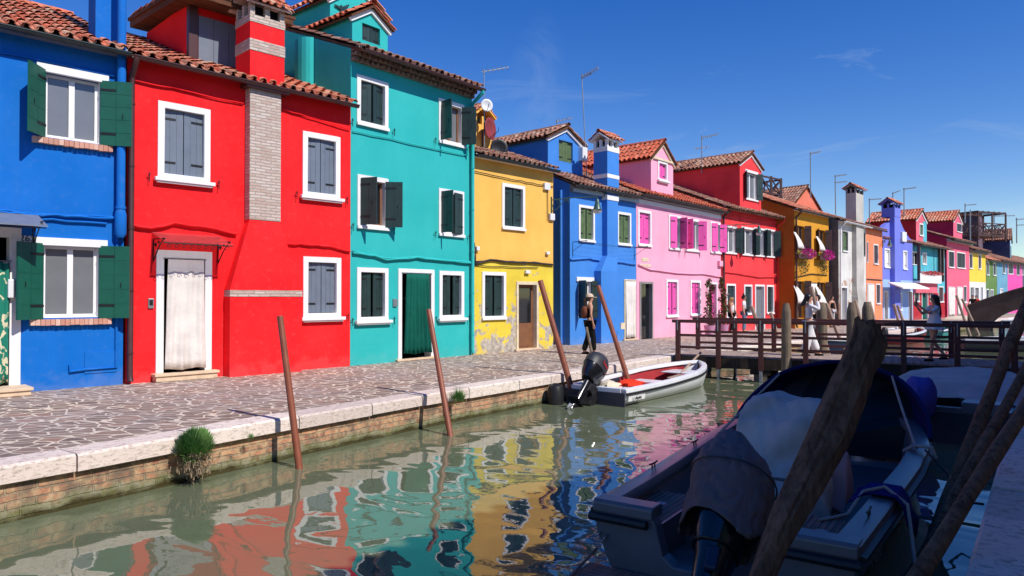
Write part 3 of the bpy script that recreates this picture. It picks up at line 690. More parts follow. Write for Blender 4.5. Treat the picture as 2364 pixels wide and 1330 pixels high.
h.box('intercom_screen', r_[0]+.02, r_[1]-.02, -.04, -.034, r_[3]-.13, r_[3]-.03, 'black', 0, p)
u, z = h.uz(615, 575, 0); b = MB(); b.ball((u, -.05, z), .05); b.build('wall_lamp', T['metalgrey'], h.root, smooth=True)
h.cable([(300, 185), (400, 205), (480, 223), (560, 240)], .014, m); h.cable([(652, 252), (730, 277), (806, 300)], .014, m)
h.cable([(300, 520), (345, 525), (400, 516), (480, 528), (545, 538)], .022, m, strands=3); h.cable([(657, 565), (700, 562), (760, 568), (806, 580)], .02, m, strands=2)
# big brown framed dormer behind
b = MB(); u0, z0 = h.uz(437, 100, .9); u1 = h.uz(548, 100, .9)[0]; zt2 = h.uz(440, 0, .9)[1]
dm0 = h.roof_z(.9); b.box(u0, u1+.5, .92, 3.4, dm0-.2, zt2-.05, 0)
dm = b.build('dormer', m, h.root)
b = MB(); b.box(u0-.02, u0+.16, .86, 1.0, dm0-.1, zt2-.1, 0); b.hexa([(u0-.3, .3, zt2-.14), (u1+1.0, .3, zt2-.14), (u1+1.0, 3.6, zt2+.05), (u0-.3, 3.6, zt2+.05), (u0-.3, .3, zt2+.04), (u1+1.0, .3, zt2+.04), (u1+1.0, 3.6, zt2+.22), (u0-.3, 3.6, zt2+.22)], 1)
b.build('dormer_frame', [T['brownpipe'], T['beam']], dm)
b = MB(); slope(b, (u0-.35, .28, zt2+.05), (u1+1.05, .28, zt2+.05), (u0-.35, 3.6, zt2+.26), (u1+1.05, 3.6, zt2+.26)); b.build('dormer_roof', [T['tile'], T['beam']], dm)
b = MB()
for i in range(4): w_ = (u1+.45-u0-.18)/4; b.box(u0+.18+i*w_+.004, u0+.18+(i+1)*w_-.004, .88, .915, dm0+.05, zt2-.28)
b.build('shutter', T['grey'], dm)
# ---- 3 teal
m = plaster('turquoise plaster', (44, 182, 178), .95, damp=.10, var=.03, streak=.06, seed=3); T['teal'] = m
h = House('tall turquoise house of three storeys with dark green shutters', (-3.758, 16.605), (-1.115, 19.85), 7.45, m, D=8); HS['t'] = h
h.window((823, 171, 895, 303), 'closed', 'dkgreen', gap=.03, ajar=10, sill='flat', hooks=True, fw=.11)
h.window((1012, 226, 1070, 342), 'open', 'dkgreen', sill='flat', ang=(95, 120), sash='brass', glass='glass_grey', hooks=True, sw=.4)
h.window((824, 402, 895, 532), 'open', 'dkgreen', sill='flat', ang=(70, 135), sash='brass', glass='glass_dark', hooks=True, sw=.42)
h.window((1012, 434, 1070, 548), 'open', 'dkgreen', sill='flat', ang=(88, 12), sash='brass', hooks=True, sw=.4)
h.window((823, 617, 895, 740), 'closed', 'dkgreen', gap=.05, ajar=8, hooks=True)
h.window((1013, 625, 1070, 735), 'closed', 'dkgreen', gap=.08, ajar=14, hooks=True)
h.door((918, 620, 1001, 822), 'curtain', fw=.12, cur=T['greencloth'], step=.07, cz=.12, curx=(.1, .92), topz=.0, slope_cur=.25)
h.yr = 3.8; h.roof('tile2', 21.5, gut='brownpipe', fascia=None, over=.42); h.finish()
b = MB()
for k in range(3):
    yy = -.1-.1*k; n = int(h.W/.16)
    b.box(0, h.W, yy, -.001, h.H-.33+.11*k, h.H-.25+.11*k)
    for i in range(n): b.box(i*h.W/n+.02, i*h.W/n+.10, yy-.05, yy, h.H-.32+.11*k, h.H-.25+.11*k)
b.build('brick_corbel', T['corbel'], h.root)
h.downpipe(h.W-.07, m, .05)
h.cable([(812, 302), (900, 320), (990, 341), (1075, 359)], .014, m); h.cable([(812, 582), (860, 590), (890, 597), (960, 593), (1030, 600), (1086, 605)], .02, m, strands=3)
r_ = h.rect((906, 690, 915, 708)); h.box('intercom', r_[0], r_[1], -.04, 0, r_[2], r_[3], 'metalgrey', .01)
# dormer and the taller box behind it
a = h.uz(813, 110, .7); c = h.uz(895, 118, .7)
h.dormer(a[0], c[0], .7, h.roof_z(.7)-.1, h.uz(813, 34, .7)[1], h.uz(855, 22, .7)[1]+.05, m, 'tile3', 2.4, (836, 52, 877, 106), 'dkgreen', wkw=dict(frame=None, sill='none'))
a = h.uz(762, 40, 1.9); c = h.uz(880, 40, 1.9)
h.dormer(a[0], c[0]+.1, 1.9, h.roof_z(1.9)-.1, h.uz(762, -8, 1.9)[1], h.uz(800, -50, 1.9)[1], m, 'tile', 2.3)
# swallow ornament on the box
u, z = h.uz(787, 20, 1.88); b = MB(); y = 1.87
b.hexa([(u-.22, y, z+.04), (u-.2, y, z), (u, y, z-.05), (u+.02, y, z+.03), (u-.22, y-.02, z+.045), (u-.2, y-.02, z+.005), (u, y-.02, z-.045), (u+.02, y-.02, z+.035)])
b.hexa([(u, y, z-.05), (u+.25, y, z+.14), (u+.24, y, z+.18), (u-.02, y, z+.02), (u, y-.02, z-.045), (u+.25, y-.02, z+.145), (u+.24, y-.02, z+.185), (u-.02, y-.02, z+.025)])
b.hexa([(u-.03, y, z-.14), (u+.03, y, z-.14), (u+.03, y, z+.08), (u-.03, y, z+.08), (u-.02, y-.03, z-.13), (u+.02, y-.03, z-.13), (u+.02, y-.03, z+.08), (u-.02, y-.03, z+.08)])
b.build('bird_ornament', T['dkgreen'], h.root)
# rounded flue standing against the left gable
b = MB(); b.loft([[(-.28+.0, 1.5+.3*math.cos(t), zz) if 0 else (-.22*math.sin(t)-.02, 1.75-.33*math.cos(t), zz) for t in [math.pi*i/8 for i in range(9)]] for zz in (6.2, 7.6, 7.85, 7.98)], False, False)
b.face([(-.22*math.sin(math.pi*i/8)-.02, 1.75-.33*math.cos(math.pi*i/8), 7.98) for i in range(9)])
b.build('flue', m, h.root)
# ---- 4 yellow
my = plaster('orange yellow plaster', (252, 194, 92), .92, damp=0, var=.06, seed=4); my2 = plaster('peeling lemon plaster', (243, 214, 70), .9, damp=.2, peel=1.25, peelz=1.0, seed=5)
h = House('yellow house with a peeling lemon ground floor', (-1.085, 19.88), (1.29, 22.4), 5.6, my, mat2=my2, zsplit=2.62); HS['y'] = h
h.window((1158, 422, 1211, 533), 'closed', 'dkgreen', gap=.02, ajar=7, sill='flat', fw=.1)
h.window((1112, 627, 1167, 736), 'closed', 'dkgreen', gap=.05, ajar=8, sill='flat', fw=.1)
h.door((1191, 650, 1242, 811), 'leaf', fw=.09, frame='cream', leafmat=T['brass'], step=.06)
h.yr = 3.2; h.roof('tile2', 20, gut='gutter', fascia='white', over=.22, fh=.1); h.finish()
for q in ((1253, 422, 1266, 440), (1266, 493, 1280, 510), (1096, 569, 1103, 579), (1258, 581, 1265, 588), (1210, 624, 1220, 632)):
    r_ = h.rect(q); h.box('junction_box', r_[0], min(r_[1], h.W-.01), -.09, 0, r_[2], r_[3], 'whiteplastic', .01)
h.cable([(1094, 395), (1150, 408), (1200, 418), (1252, 428), (1276, 431)], .014); h.cable([(1262, 440), (1263, 510)], .012)
h.cable([(1094, 606), (1130, 600), (1180, 604), (1230, 606), (1276, 611)], .022, strands=3); h.cable([(1094, 612), (1160, 616), (1240, 618)], .012)
h.cable([(1093, 560), (1096, 590), (1095, 615)], .016)
# yellow chimney hut at the back left with red tiles
a = h.uz(1100, 300, 1.6)[0]; z = h.uz(1100, 292, 1.6)[1]
h.chimney(a-.35, a+.35, 1.3, 2.1, h.roof_z(1.4)-.3, z, my, cap='tile', bandmat=my)
# ---- 5 blue two
m = plaster('cornflower blue plaster', (66, 136, 216), .95, damp=.2, var=.04, seed=6); T['blue2'] = m
mb5 = plaster('cornflower blue plaster of the side wall', (56, 112, 200), .8, damp=.3, var=.07, seed=6)
h = House('cornflower blue house with a white banded chimney breast and faded green shutters', (1.93, 23.8), (4.655, 26.795), 5.42, m); HS['b2'] = h
h.window((1335, 472, 1372, 560), 'closed', 'olive', gap=.04, ajar=9, sill='flat', fw=.09)
h.window((1424, 488, 1456, 568), 'closed', 'olive', gap=.02, ajar=6, sill='flat', fw=.09)
h.window((1331, 642, 1368, 738), 'open', 'dkgreen', lintel=True, sill='none', ang=(110, 150), sw=.42, glass='glass_dark')
h.door((1440, 645, 1467, 786), 'curtain', fw=.07, cur=T['curtain'], step=.05, cz=.1, frame=T['cream'])
h.yr = 3.4; h.roof('tile2', 23, gut='gutter', fascia='metalgrey', over=.26, fh=.3); h.finish()
u0, u1 = h.uz(1402, 540, -.22)[0], h.uz(1427, 540, -.22)[0]; l0 = h.uz(1388, 700, -.3)[0]; zs_ = h.uz(1400, 590, -.2)[1]; zl_ = zs_-.55
h.breast(u0, u1, -.22, 5.5, m, l0, l0+.95, zl_, zs_)
b = MB(); b.box(u0-.02, u1+.02, -.24, 0, 5.02, 5.2); b.build('white_band', T['white'], h.root)
z1 = h.uz(1392, 338, -.1)[1]
h.chimney(u0-.02, u1+.03, -.24, .35, 5.5, z1, m, bands=[(z1-.16, z1+.01), (h.uz(1392, 408, -.2)[1], h.uz(1392, 399, -.2)[1])], bandmat='white')
b = MB()
for i in range(11):
    if 4 <= i <= 5: continue
    b.box(.35+i*.32, .38+i*.32+random.uniform(0, .03), -.165, -.144, 5.28+random.uniform(-.02, .02), 5.37)
b.build('eave_marks', T['white'], h.root)
b = MB(); b.tube([(-.05, .34, 5.2), (-.05, .34, .1), (-.1, .25, .05)], .045, 8); b.build('downpipe', m, h.root, smooth=True)
h.cable([(1316, 598), (1360, 596), (1383, 600)], .02, m, strands=2); h.cable([(1408, 600), (1445, 608), (1466, 612)], .02, m, strands=2)
b = MB()
for (px, py) in ((1322, 559), (1464, 572)):
    u, z = h.uz(px, py); u = min(u, h.W-.02); b.tube([(u, 0, z), (u, -.6, z+.02)], .012, 5); b.tube([(u, 0, z), (u, -.01, z-.45)], .01, 5); b.tube([(u, -.6, z+.02), (u, 0, z-.3)], .008, 5)
ua, ub = h.uz(1322, 559)[0], h.W-.03; z = h.uz(1322, 559)[1]
for k in range(4): b.tube([(ua, -.12-.15*k, z-.02), ((ua+ub)/2, -.12-.15*k, z-.06), (ub, -.12-.15*k, z-.02)], .003, 4)
b.build('washing_line', T['black'], h.root)
r_ = h.rect((1416, 745, 1425, 759)); h.box('vent_plate', r_[0], r_[1], -.32, -.295, r_[2], r_[3], 'cream', 0)
a = h.uz(1265, 380, 1.2); c = h.uz(1345, 380, 1.2)
h.dormer(a[0], c[0], 1.2, h.roof_z(1.2)-.1, h.uz(1265, 315, 1.2)[1], h.uz(1310, 296, 1.2)[1], m, 'tile2', 4.0, (1290, 320, 1322, 378), 'olive', wkw=dict(frame=None, sill='none'))
# ---- 6 pink
m = plaster('rose pink plaster', (250, 172, 196), .95, damp=.2, var=.05, streak=.14, seed=7); T['pink'] = m
h = House('pale pink house with hot pink shutters', (4.665, 26.8), (9.47, 32.4), 5.55, m); HS['p'] = h
K = dict(fw=.1, sill='flat')
h.window((1472, 483, 1503, 570), 'closed', 'pinkshut', **K); h.window((1543, 495, 1571, 578), 'open', 'pinkshut', ang=(15, 80), sw=.36, **K)
h.window((1580, 502, 1613, 582), 'open', 'pinkshut', ang=(100, 125), sw=.36, **K); h.window((1639, 511, 1663, 586), 'open', 'pinkshut', ang=(22, 140), sw=.34, **K)
h.window((1537, 645, 1565, 731), 'closed', 'pinkshut', gap=.06, ajar=10, **K); h.window((1593, 647, 1617, 728), 'closed', 'pinkshut', gap=.04, ajar=10, **K)
h.door((1476, 650, 1507, 783), 'plain', fw=.08, frame='wallgrey', leafmat=T['glass_dark'], label='dark doorway with a worn stone surround')
h.door((1633, 652, 1655, 765), 'plain', fw=.08, leafmat=T['pinkshut'])
h.yr = 3.4; h.roof('tile3', 22, gut='gutter', fascia='metalgrey', over=.3, fh=.22); h.finish()
b = MB(); b.box(.05, h.W-.01, -.04, 0, 5.14, 5.3); b.build('white_band', T['white'], h.root)
h.cable([(1472, 612), (1500, 622), (1560, 630), (1620, 633), (1664, 640)], .022, m, strands=2)
for q in ((1481, 595, 1497, 604), (1476, 609, 1502, 617)):
    r_ = h.rect(q); p = h.box('wall_plaque', r_[0], r_[1], -.012, .004, r_[2], r_[3], 'cream', 0)
    b = MB(); n = 5
    for i in range(n): b.box(r_[0]+.03+(r_[1]-r_[0]-.06)*i/n, r_[0]+.03+(r_[1]-r_[0]-.06)*(i+.55)/n, -.016, -.0125, r_[2]+.05, r_[3]-.05-random.uniform(0, .03))
    b.build('worn_lettering', T['brownpipe'], p)
a = h.uz(1503, 440, .25); c = h.uz(1554, 440, .25); zw = h.uz(1505, 362, .25)[1]
dm = h.dormer(a[0], c[0], .25, h.roof_z(.2)-.1, zw, h.uz(1531, 330, .25)[1], m, 'tile3', 3.6, (1518, 370, 1540, 421), 'pinkshut', trim='cream', wkw=dict(fw=.09, sill='box'))
b = MB(); b.box(a[0]-.03, c[0]+.03, .18, .26, zw-.06, zw+.02); b.build('gable_trim', T['cream'], dm)
r_ = h.rect((1656, 637-0, 1664, 651)); 
# ---- 7 red two
m = plaster('scarlet plaster', (240, 62, 66), .95, damp=.25, var=.06, seed=8); T['red2'] = m
h = House('scarlet house with a tall dormer and a row of dark green shutters', (9.48, 32.41), (13.7, 36.9), 5.75, m); HS['r2'] = h
for q in ((1672, 521, 1699, 587), (1711, 524, 1738, 591), (1740, 526, 1764, 593), (1766, 529, 1787, 595)):
    h.window(q, 'open', 'dkgreen', lintel=True, sill='flat', ang=(140, 128), sw=.34, glass='glass_grey', fw=.07)
h.window((1676, 655, 1698, 735), 'closed', 'dkgreen', fw=.09, sill='flat'); h.window((1717, 657, 1736, 726), 'closed', 'dkgreen', fw=.09, sill='flat'); h.window((1769, 658, 1786, 724), 'closed', 'dkgreen', fw=.09, sill='flat')
h.door((1742, 657, 1765, 760), 'plain', fw=.09, leafmat=T['metalgrey'])
h.yr = 3.4; h.roof('tile2', 22, gut='gutter', fascia='metalgrey', over=.4, fh=.12, gutter=False); h.finish()
a = h.uz(1708, 440, -.02); c = h.uz(1757, 440, -.02)
h.dormer(a[0], c[0], -.02, 5.2, h.uz(1708, 376, 0)[1], h.uz(1733, 360, 0)[1]+.1, m, 'tile2', 5.0, (1720, 392, 1748, 466), 'dkgreen', kind='open', wkw=dict(ang=(150, 150), lintel=True, sill='flat', fw=.09, glass='glass_grey', sw=.34))
h.cable([(1670, 627), (1700, 632), (1750, 639), (1795, 640)], .022, m, strands=2); h.cable([(1670, 494), (1730, 507), (1795, 513)], .02, m)
h.downpipe(h.W-.08, m, .05); h.downpipe(.1, 'brownpipe', .05)
# ---- 8 ochre
m = plaster('ochre plaster', (224, 156, 44), .92, damp=.2, var=.06, seed=9); T['ochre'] = m
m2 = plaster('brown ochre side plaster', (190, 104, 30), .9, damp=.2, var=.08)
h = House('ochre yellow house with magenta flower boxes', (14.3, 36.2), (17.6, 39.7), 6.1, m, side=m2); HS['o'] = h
for q in ((1838, 520, 1856, 580), (1888, 530, 1904, 583), (1836, 649, 1856, 735), (1889, 652, 1905, 735)):
    h.window(q, 'open', 'brownshut', frame=None, sill='none', ang=(155, 120), sw=.34, glass='glass_dark', sash='brass')
h.door((1861, 652, 1884, 752), 'curtain', fw=.06, cur=T['curtain'], cz=.25, curx=(.2, 1), frame='brownshut')
h.yr = 3.5; h.roof('tile', 22, gut='gutter', fascia='white', over=.3, fh=.1); h.finish()
for q in ((1839, 535, 1855, 575), (1890, 545, 1904, 580), (1839, 660, 1862, 700), (1889, 662, 1908, 705)):      # white sheets hung out of the windows
    r_ = h.rect(q, -.25); b = MB(); n = 6; rows = []
    for i in range(n+1):
        t = i/n; rows.append([(r_[0]+(r_[1]-r_[0])*(uu*(.35+.65*t)+.0), -.1-.22*math.sin(t*1.7)-.02*math.sin(uu*12), r_[3]+(r_[2]-r_[3])*t) for uu in [j/6 for j in range(7)]])
    b.loft(rows, False, False); o = b.build('awning_cloth', T['curtain'], h.root, smooth=True); sm_ = o.modifiers.new('thickness', 'SOLIDIFY'); sm_.thickness = .01
h.cable([(1833, 640), (1870, 633), (1908, 636)], .02, strands=2); h.downpipe(-.0+.06, 'brownpipe', .05)
# ---- 9 white with bare brick
m = plaster('worn white plaster', (226, 222, 214), .92, damp=.35, var=.10, streak=.35, brick=1, seed=10)
m2 = plaster('darker grey side plaster', (120, 120, 122), .8, damp=.3, var=.2, streak=.4)  # side wall plaster, a darker grey than the white front
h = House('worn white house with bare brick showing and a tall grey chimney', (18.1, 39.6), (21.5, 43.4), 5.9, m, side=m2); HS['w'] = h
h.window((1944, 532, 1957, 582), 'closed', 'olive', frame='wallgrey', fw=.06, sill='flat'); h.window((1991, 538, 1997, 592), 'closed', 'olive', frame='wallgrey', fw=.04, sill='none')
h.door((1941, 661, 1956, 745), 'plain', fw=.08, leafmat=T['wallgrey'])
h.yr = 3.5; h.roof('tile2', 20, gut='whiteplastic', fascia='white', over=.3, fh=.1); h.finish()
u0 = h.uz(1975, 560, -.2)[0]; u1 = h.uz(1992, 560, -.2)[0]; zt = h.uz(1975, 449, 0)[1]
h.breast(u0, u1, -.25, 6.1, T['concrete'], u0-.1, u1+.1, 1.6, 2.2); h.chimney(u0-.02, u1, -.25, .32, 6.1, zt, T['concrete'], cap='tile', bandmat='wallgrey')
h.downpipe(.1, 'whiteplastic', .05)
# ---- 10 salmon
m = plaster('salmon orange plaster', (248, 142, 98), .93, damp=.2, var=.05, seed=11)
h = House('narrow salmon orange house between the white and the lilac one', (21.52, 43.42), (23.9, 46.1), 5.9, m); HS['s'] = h
h.window((2016, 563, 2027, 611), 'closed', 'brownshut', fw=.07, sill='flat'); h.window((2000, 558, 2004, 607), 'closed', 'brownshut', fw=.03, sill='none'); h.window((2022, 655, 2032, 702), 'closed', 'brownshut', fw=.07, sill='flat')
h.door((2001, 655, 2017, 742), 'curtain', fw=.07, cur=T['curtain'], cz=.2)
h.yr = 3.2; h.roof('tile2', 20, gut='brownpipe', fascia=None, over=.25); h.finish(); h.cable([(2000, 644), (2035, 647)], .03)
# ---- 11 lilac with a shaped gable
m = plaster('lilac blue plaster', (118, 128, 218), .95, damp=0, var=.05, seed=12); ml = plaster('pale blue plaster', (160, 190, 235), .93, damp=.2, var=.05, seed=13)
h = House('lilac blue house with a chimney up its shaped gable and a white awning', (23.92, 46.12), (28.1, 50.1), 5.4, m, mat2=ml, zsplit=2.75); HS['l'] = h
h.window((2041, 573, 2054, 619), 'closed', 'white', fw=.08, sill='flat'); h.window((2084, 578, 2094, 623), 'closed', 'white', fw=.08, sill='flat')
h.window((2066, 676, 2082, 717), 'glazed', fw=.1, sill='flat'); h.door((2097, 672, 2106, 738), 'plain', fw=.06, leafmat=T['brownshut']); h.door((2040, 672, 2050, 742), 'plain', fw=.07, leafmat=T['wallgrey'])
h.yr = 4; h.roof('tile2', 14, gut='gutter', fascia=None, over=.02, gutter=False); h.finish()
b = MB(); W_ = h.W; prof = [(0, 5.38), (0, 6.0), (W_*.12, 6.35), (W_*.38, 6.75), (W_*.58, 6.75), (W_*.68, 6.3), (W_*.8, 5.9), (W_, 5.5), (W_, 5.38)]
b.loft([[(u, -.002, z) for u, z in prof], [(u, .3, z) for u, z in prof]]); b.build('gable', m, h.root)
u0 = h.uz(2062, 600, -.2)[0]; u1 = h.uz(2075, 600, -.2)[0]; zt = h.uz(2062, 482, 0)[1]
b = MB(); b.box(u0, u1, -.3, 0, 0, 6.9); b.build('chimney_breast', m, h.root); h.chimney(u0-.02, u1+.02, -.32, .5, 6.9, zt, m, cap='tile', bandmat=m)
r_ = h.rect((2078, 535, 2088, 559)); h.box('junction_box', r_[0], r_[1], -.15, 0, r_[2], r_[3], 'whiteplastic', .01)
ua = h.uz(2038, 655)[0]; b = MB(); zz = h.uz(2060, 655)[1]
b.hexa([(ua, -1.2, zz-.36), (W_-.5, -1.2, zz-.36), (W_-.5, -.32, zz), (ua, -.32, zz), (ua, -1.2, zz-.28), (W_-.5, -1.2, zz-.28), (W_-.5, -.32, zz+.08), (ua, -.32, zz+.08)]); b.build('awning', T['white'], h.root)
# ---- 12 porch house, pink over red, teal bay
mp = plaster('worn pink plaster', (236, 112, 128), .93, damp=.1); mr = plaster('dark red plaster', (190, 42, 52), .9, damp=.2); mt = plaster('aqua plaster', (92, 190, 204), .93, damp=.1)
h = House('pink and red house with a roofed flower balcony and aqua bay', (28.12, 50.12), (33.5, 55.3), 5.4, mt, mat2=mr, zsplit=1.9); HS['po'] = h
ub = h.uz(2158, 640)[0]
h.window((2110, 655, 2122, 697), 'closed', 'dkgreen', fw=.08, sill='flat'); h.window((2146, 657, 2154, 697), 'closed', 'dkgreen', fw=.08, sill='flat'); h.door((2127, 667, 2142, 734), 'plain', fw=.1, leafmat=T['greencloth'], label='turquoise green front door'); h.window((2166, 661, 2178, 698), 'closed', 'brownshut', fw=.08, sill='flat')
h.window((2166, 587, 2174, 630), 'closed', 'brownshut', fw=.08, sill='flat'); h.window((2129, 582, 2139, 612), 'open', 'brownshut', fw=.09, sill='none', ang=(0, 0)); h.window((2105, 580, 2122, 613), 'glazed', fw=.02, sill='none', glass='dark')
h.yr = 3.4; h.roof('tile2', 20, gut='gutter', fascia='brownpipe', over=.5); h.finish()
b = MB(); b.box(.02, ub, -.45, -.001, 2.6, 2.75); b.box(.02, ub, -.46, -.4, 2.75, 3.3); b.build('balcony', T['white'], h.root)
b = MB(); b.box(.03, ub-.02, -.18, -.001, 1.9, 2.6); b.build('pink_belt', mp, h.root)
for x in (.1, ub-.15, W_-.2): h.box('porch_post', x-.09, x+.09, -.45, -.27, 2.76, 5.3, 'brownpipe', 0)
a = h.uz(2115, 540, .5); c = h.uz(2139, 540, .5)
h.dormer(a[0], c[0], .5, h.roof_z(.5)-.1, h.uz(2115, 505, .5)[1], h.uz(2128, 486, .5)[1], mp, 'tile', 3.5, (2122, 515, 2131, 546), 'olive', sidemat=mr, tw_=.22, wkw=dict(fw=.09, sill='flat'))
b = MB()
um_ = (a[0]+c[0])/2
r_ = h.rect((2122, 515, 2131, 546), .5); b.box(r_[1]+.01, c[0]-.003, .49, .499, h.roof_z(.5), h.uz(2115, 507, .5)[1]); b.build('aqua_half', mt, h.root)
# ---- 13 pink three
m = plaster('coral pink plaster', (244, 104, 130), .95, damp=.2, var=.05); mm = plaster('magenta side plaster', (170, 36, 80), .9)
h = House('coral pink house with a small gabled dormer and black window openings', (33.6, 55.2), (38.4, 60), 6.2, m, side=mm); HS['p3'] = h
h.window((2189, 578, 2203, 619), 'closed', 'black', fw=.08, sill='flat', gap=.05); h.window((2208, 581, 2228, 621), 'closed', 'black', fw=.08, sill='flat', gap=.05); h.window((2224, 660, 2231, 698), 'closed', 'dkgreen', fw=.07)  # black closed leaves paint in the darkness of the open upper windows
h.door((2188, 662, 2204, 731), 'curtain', fw=.06, cur=T['curtain'], cz=.15); h.door((2208, 662, 2221, 729), 'curtain', fw=.06, cur=T['curtain'], cz=.15)
h.yr = 3.4; h.roof('tile2', 20, gut='gutter', fascia='metalgrey', over=.5, fh=.3); h.finish()
a = h.uz(2201, 520, .3); c = h.uz(2221, 520, .3)
h.dormer(a[0], c[0], .3, h.roof_z(.3)-.1, h.uz(2201, 508, .3)[1], h.uz(2212, 489, .3)[1], m, 'tile', 4.0, (2208, 514, 2220, 538), 'black', sidemat=mm, tw_=.22, wkw=dict(fw=.05, sill='flat'))
# ---- 14 yellow two
m = plaster('bright yellow plaster', (250, 208, 74), .93, damp=0, var=.05); mw = plaster('white plaster', (238, 236, 230), .9, damp=.3)
h = House('bright yellow house with a white shop front below', (38.42, 60.02), (42.1, 63.5), 5.7, m, mat2=mw, zsplit=2.9); HS['y2'] = h
h.window((2237, 585, 2245, 621), 'closed', 'brownshut', fw=.08, sill='flat'); h.window((2258, 587, 2265, 622), 'closed', 'brownshut', fw=.08, sill='flat'); h.window((2240, 662, 2248, 700), 'glazed', fw=.05); h.door((2250, 662, 2260, 729), 'plain', fw=.09, leafmat=T['wallgrey']); h.window((2264, 662, 2269, 700), 'glazed', fw=.05)
h.yr = 3.2; h.roof('tile2', 20, gut='gutter', fascia='wallgrey', over=.4, fh=.35); h.finish()
# ---- 15 green, 16 light blue, 17 magenta, 18 navy
m = plaster('olive green plaster', (104, 138, 74), .9, damp=.2)
h = House('olive green house beside the yellow shop front', (42.12, 63.52), (45, 66.3), 5.0, m); HS['g'] = h
h.window((2277, 604, 2283, 636), 'closed', 'dkgreen', fw=.08, sill='flat'); h.window((2292, 606, 2299, 637), 'closed', 'dkgreen', fw=.08, sill='flat'); h.window((2276, 667, 2283, 692), 'closed', 'dkgreen', fw=.08, sill='flat'); h.window((2286, 668, 2293, 690), 'glazed', fw=.08, sill='flat')
h.yr = 3.2; h.roof('tile', 24, gut='gutter', fascia='white', over=.3); h.finish()
m = plaster('dusty blue plaster', (110, 164, 190), .92, damp=.2)
h = House('dusty blue house left of the magenta pink one', (45.02, 66.32), (48, 69.2), 5.1, m); HS['lb'] = h
h.window((2314, 600, 2320, 632), 'closed', 'dkgreen', fw=.08, sill='flat'); h.window((2308, 666, 2315, 688), 'closed', 'white', fw=.08, sill='flat'); h.yr = 3.2; h.roof('tile2', 20, gut='gutter', fascia='wallgrey', over=.4, fh=.3); h.finish()
m = plaster('magenta pink plaster', (240, 86, 168), .93, damp=.2)
h = House('magenta pink house at the right end near the stone bridge', (48.02, 69.22), (52.5, 73.5), 5.1, m); HS['mg'] = h
h.window((2327, 602, 2339, 634), 'closed', 'dkgreen', fw=.08, sill='none'); h.window((2346, 604, 2354, 636), 'closed', 'dkgreen', fw=.05, sill='none'); h.yr = 3.2; h.roof('tile2', 20, gut='gutter', fascia='wallgrey', over=.4, fh=.3); h.finish()
m = plaster('slate plaster', (90, 96, 112), .9, damp=.2)
h = House('slate grey house beyond the magenta one', (52.52, 73.52), (62, 82), 5.1, m); HS['sl'] = h
h.window((2358, 604, 2362, 636), 'closed', 'dkgreen', fw=.08, sill='none'); h.yr = 3.2; h.roof('tile2', 20, gut='gutter', fascia='wallgrey', over=.4); h.finish()
# ---- houses of the row behind, seen over the roofs
def back_house(label, px, py, Y, W, D, mat, rz, roofmat='tile2', pitch=20, drop=1.0, zb=0):
    """gable-fronted block whose left eave corner shows at pixel (px, py) at distance Y"""
    p = at_y(px, py, Y); r = empty('house', (p.x, p.y, 0), rz, label, 'house')
    zw = p.z; zp = zw+W/2*math.tan(rad(pitch)); b = MB()
    b.face([(0,0,zb),(W,0,zb),(W,0,zw),(W/2,0,zp),(0,0,zw)]); b.face([(0,0,zb),(0,0,zw),(0,D,zw),(0,D,zb)]); b.face([(W,0,zb),(W,D,zb),(W,D,zw),(W,0,zw)]); b.face([(W,D,zb),(0,D,zb),(0,D,zw),(W/2,D,zp),(W,D,zw)])
    b.build('wall', mat, r); b = MB(); t = (zp-zw)/(W/2)
    for sg in (-1, 1):
        e = W/2+sg*(W/2+.15); ze = zp-(W/2+.15)*t+.03
        slope(b, (e, -.12, ze), (e, D, ze), (W/2, -.12, zp+.03), (W/2, D, zp+.03))
    ridge_tiles(b, (W/2, -.12, zp+.06), (W/2, D, zp+.06), V((0,0,1))); b.build('roof', [T[roofmat], T['beam']], r)
    return r, zw, zp
ROT = math.atan2(.73, .68)
m = plaster('pale salmon plaster', (238, 128, 100), .9, damp=0)
back_house('salmon gabled house behind the ochre roof', 1826, 478, 47, 4.3, 7, m, ROT-.1, pitch=36)
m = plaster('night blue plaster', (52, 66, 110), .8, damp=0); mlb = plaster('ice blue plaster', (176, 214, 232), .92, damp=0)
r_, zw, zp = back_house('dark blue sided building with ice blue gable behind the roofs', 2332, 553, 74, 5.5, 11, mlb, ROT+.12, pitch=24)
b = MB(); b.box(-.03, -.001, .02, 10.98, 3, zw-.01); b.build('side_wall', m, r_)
b = MB(); b.box(1.2, 2.0, -.05, -.001, zw-2.3, zw-.6); b.build('window', T['dkgreen'], r_)
m = plaster('mauve grey plaster', (112, 92, 104), .85, damp=0)
r_, zw, zp = back_house('mauve grey building with a roof terrace behind the coral house', 2258, 497, 72, 3.2, 9, m, ROT+.05, pitch=10)
b = MB(); b.box(-.06, -.001, 2.2, 3.6, zw-3.1, zw-1.9); b.build('window', T['metalgrey'], r_)
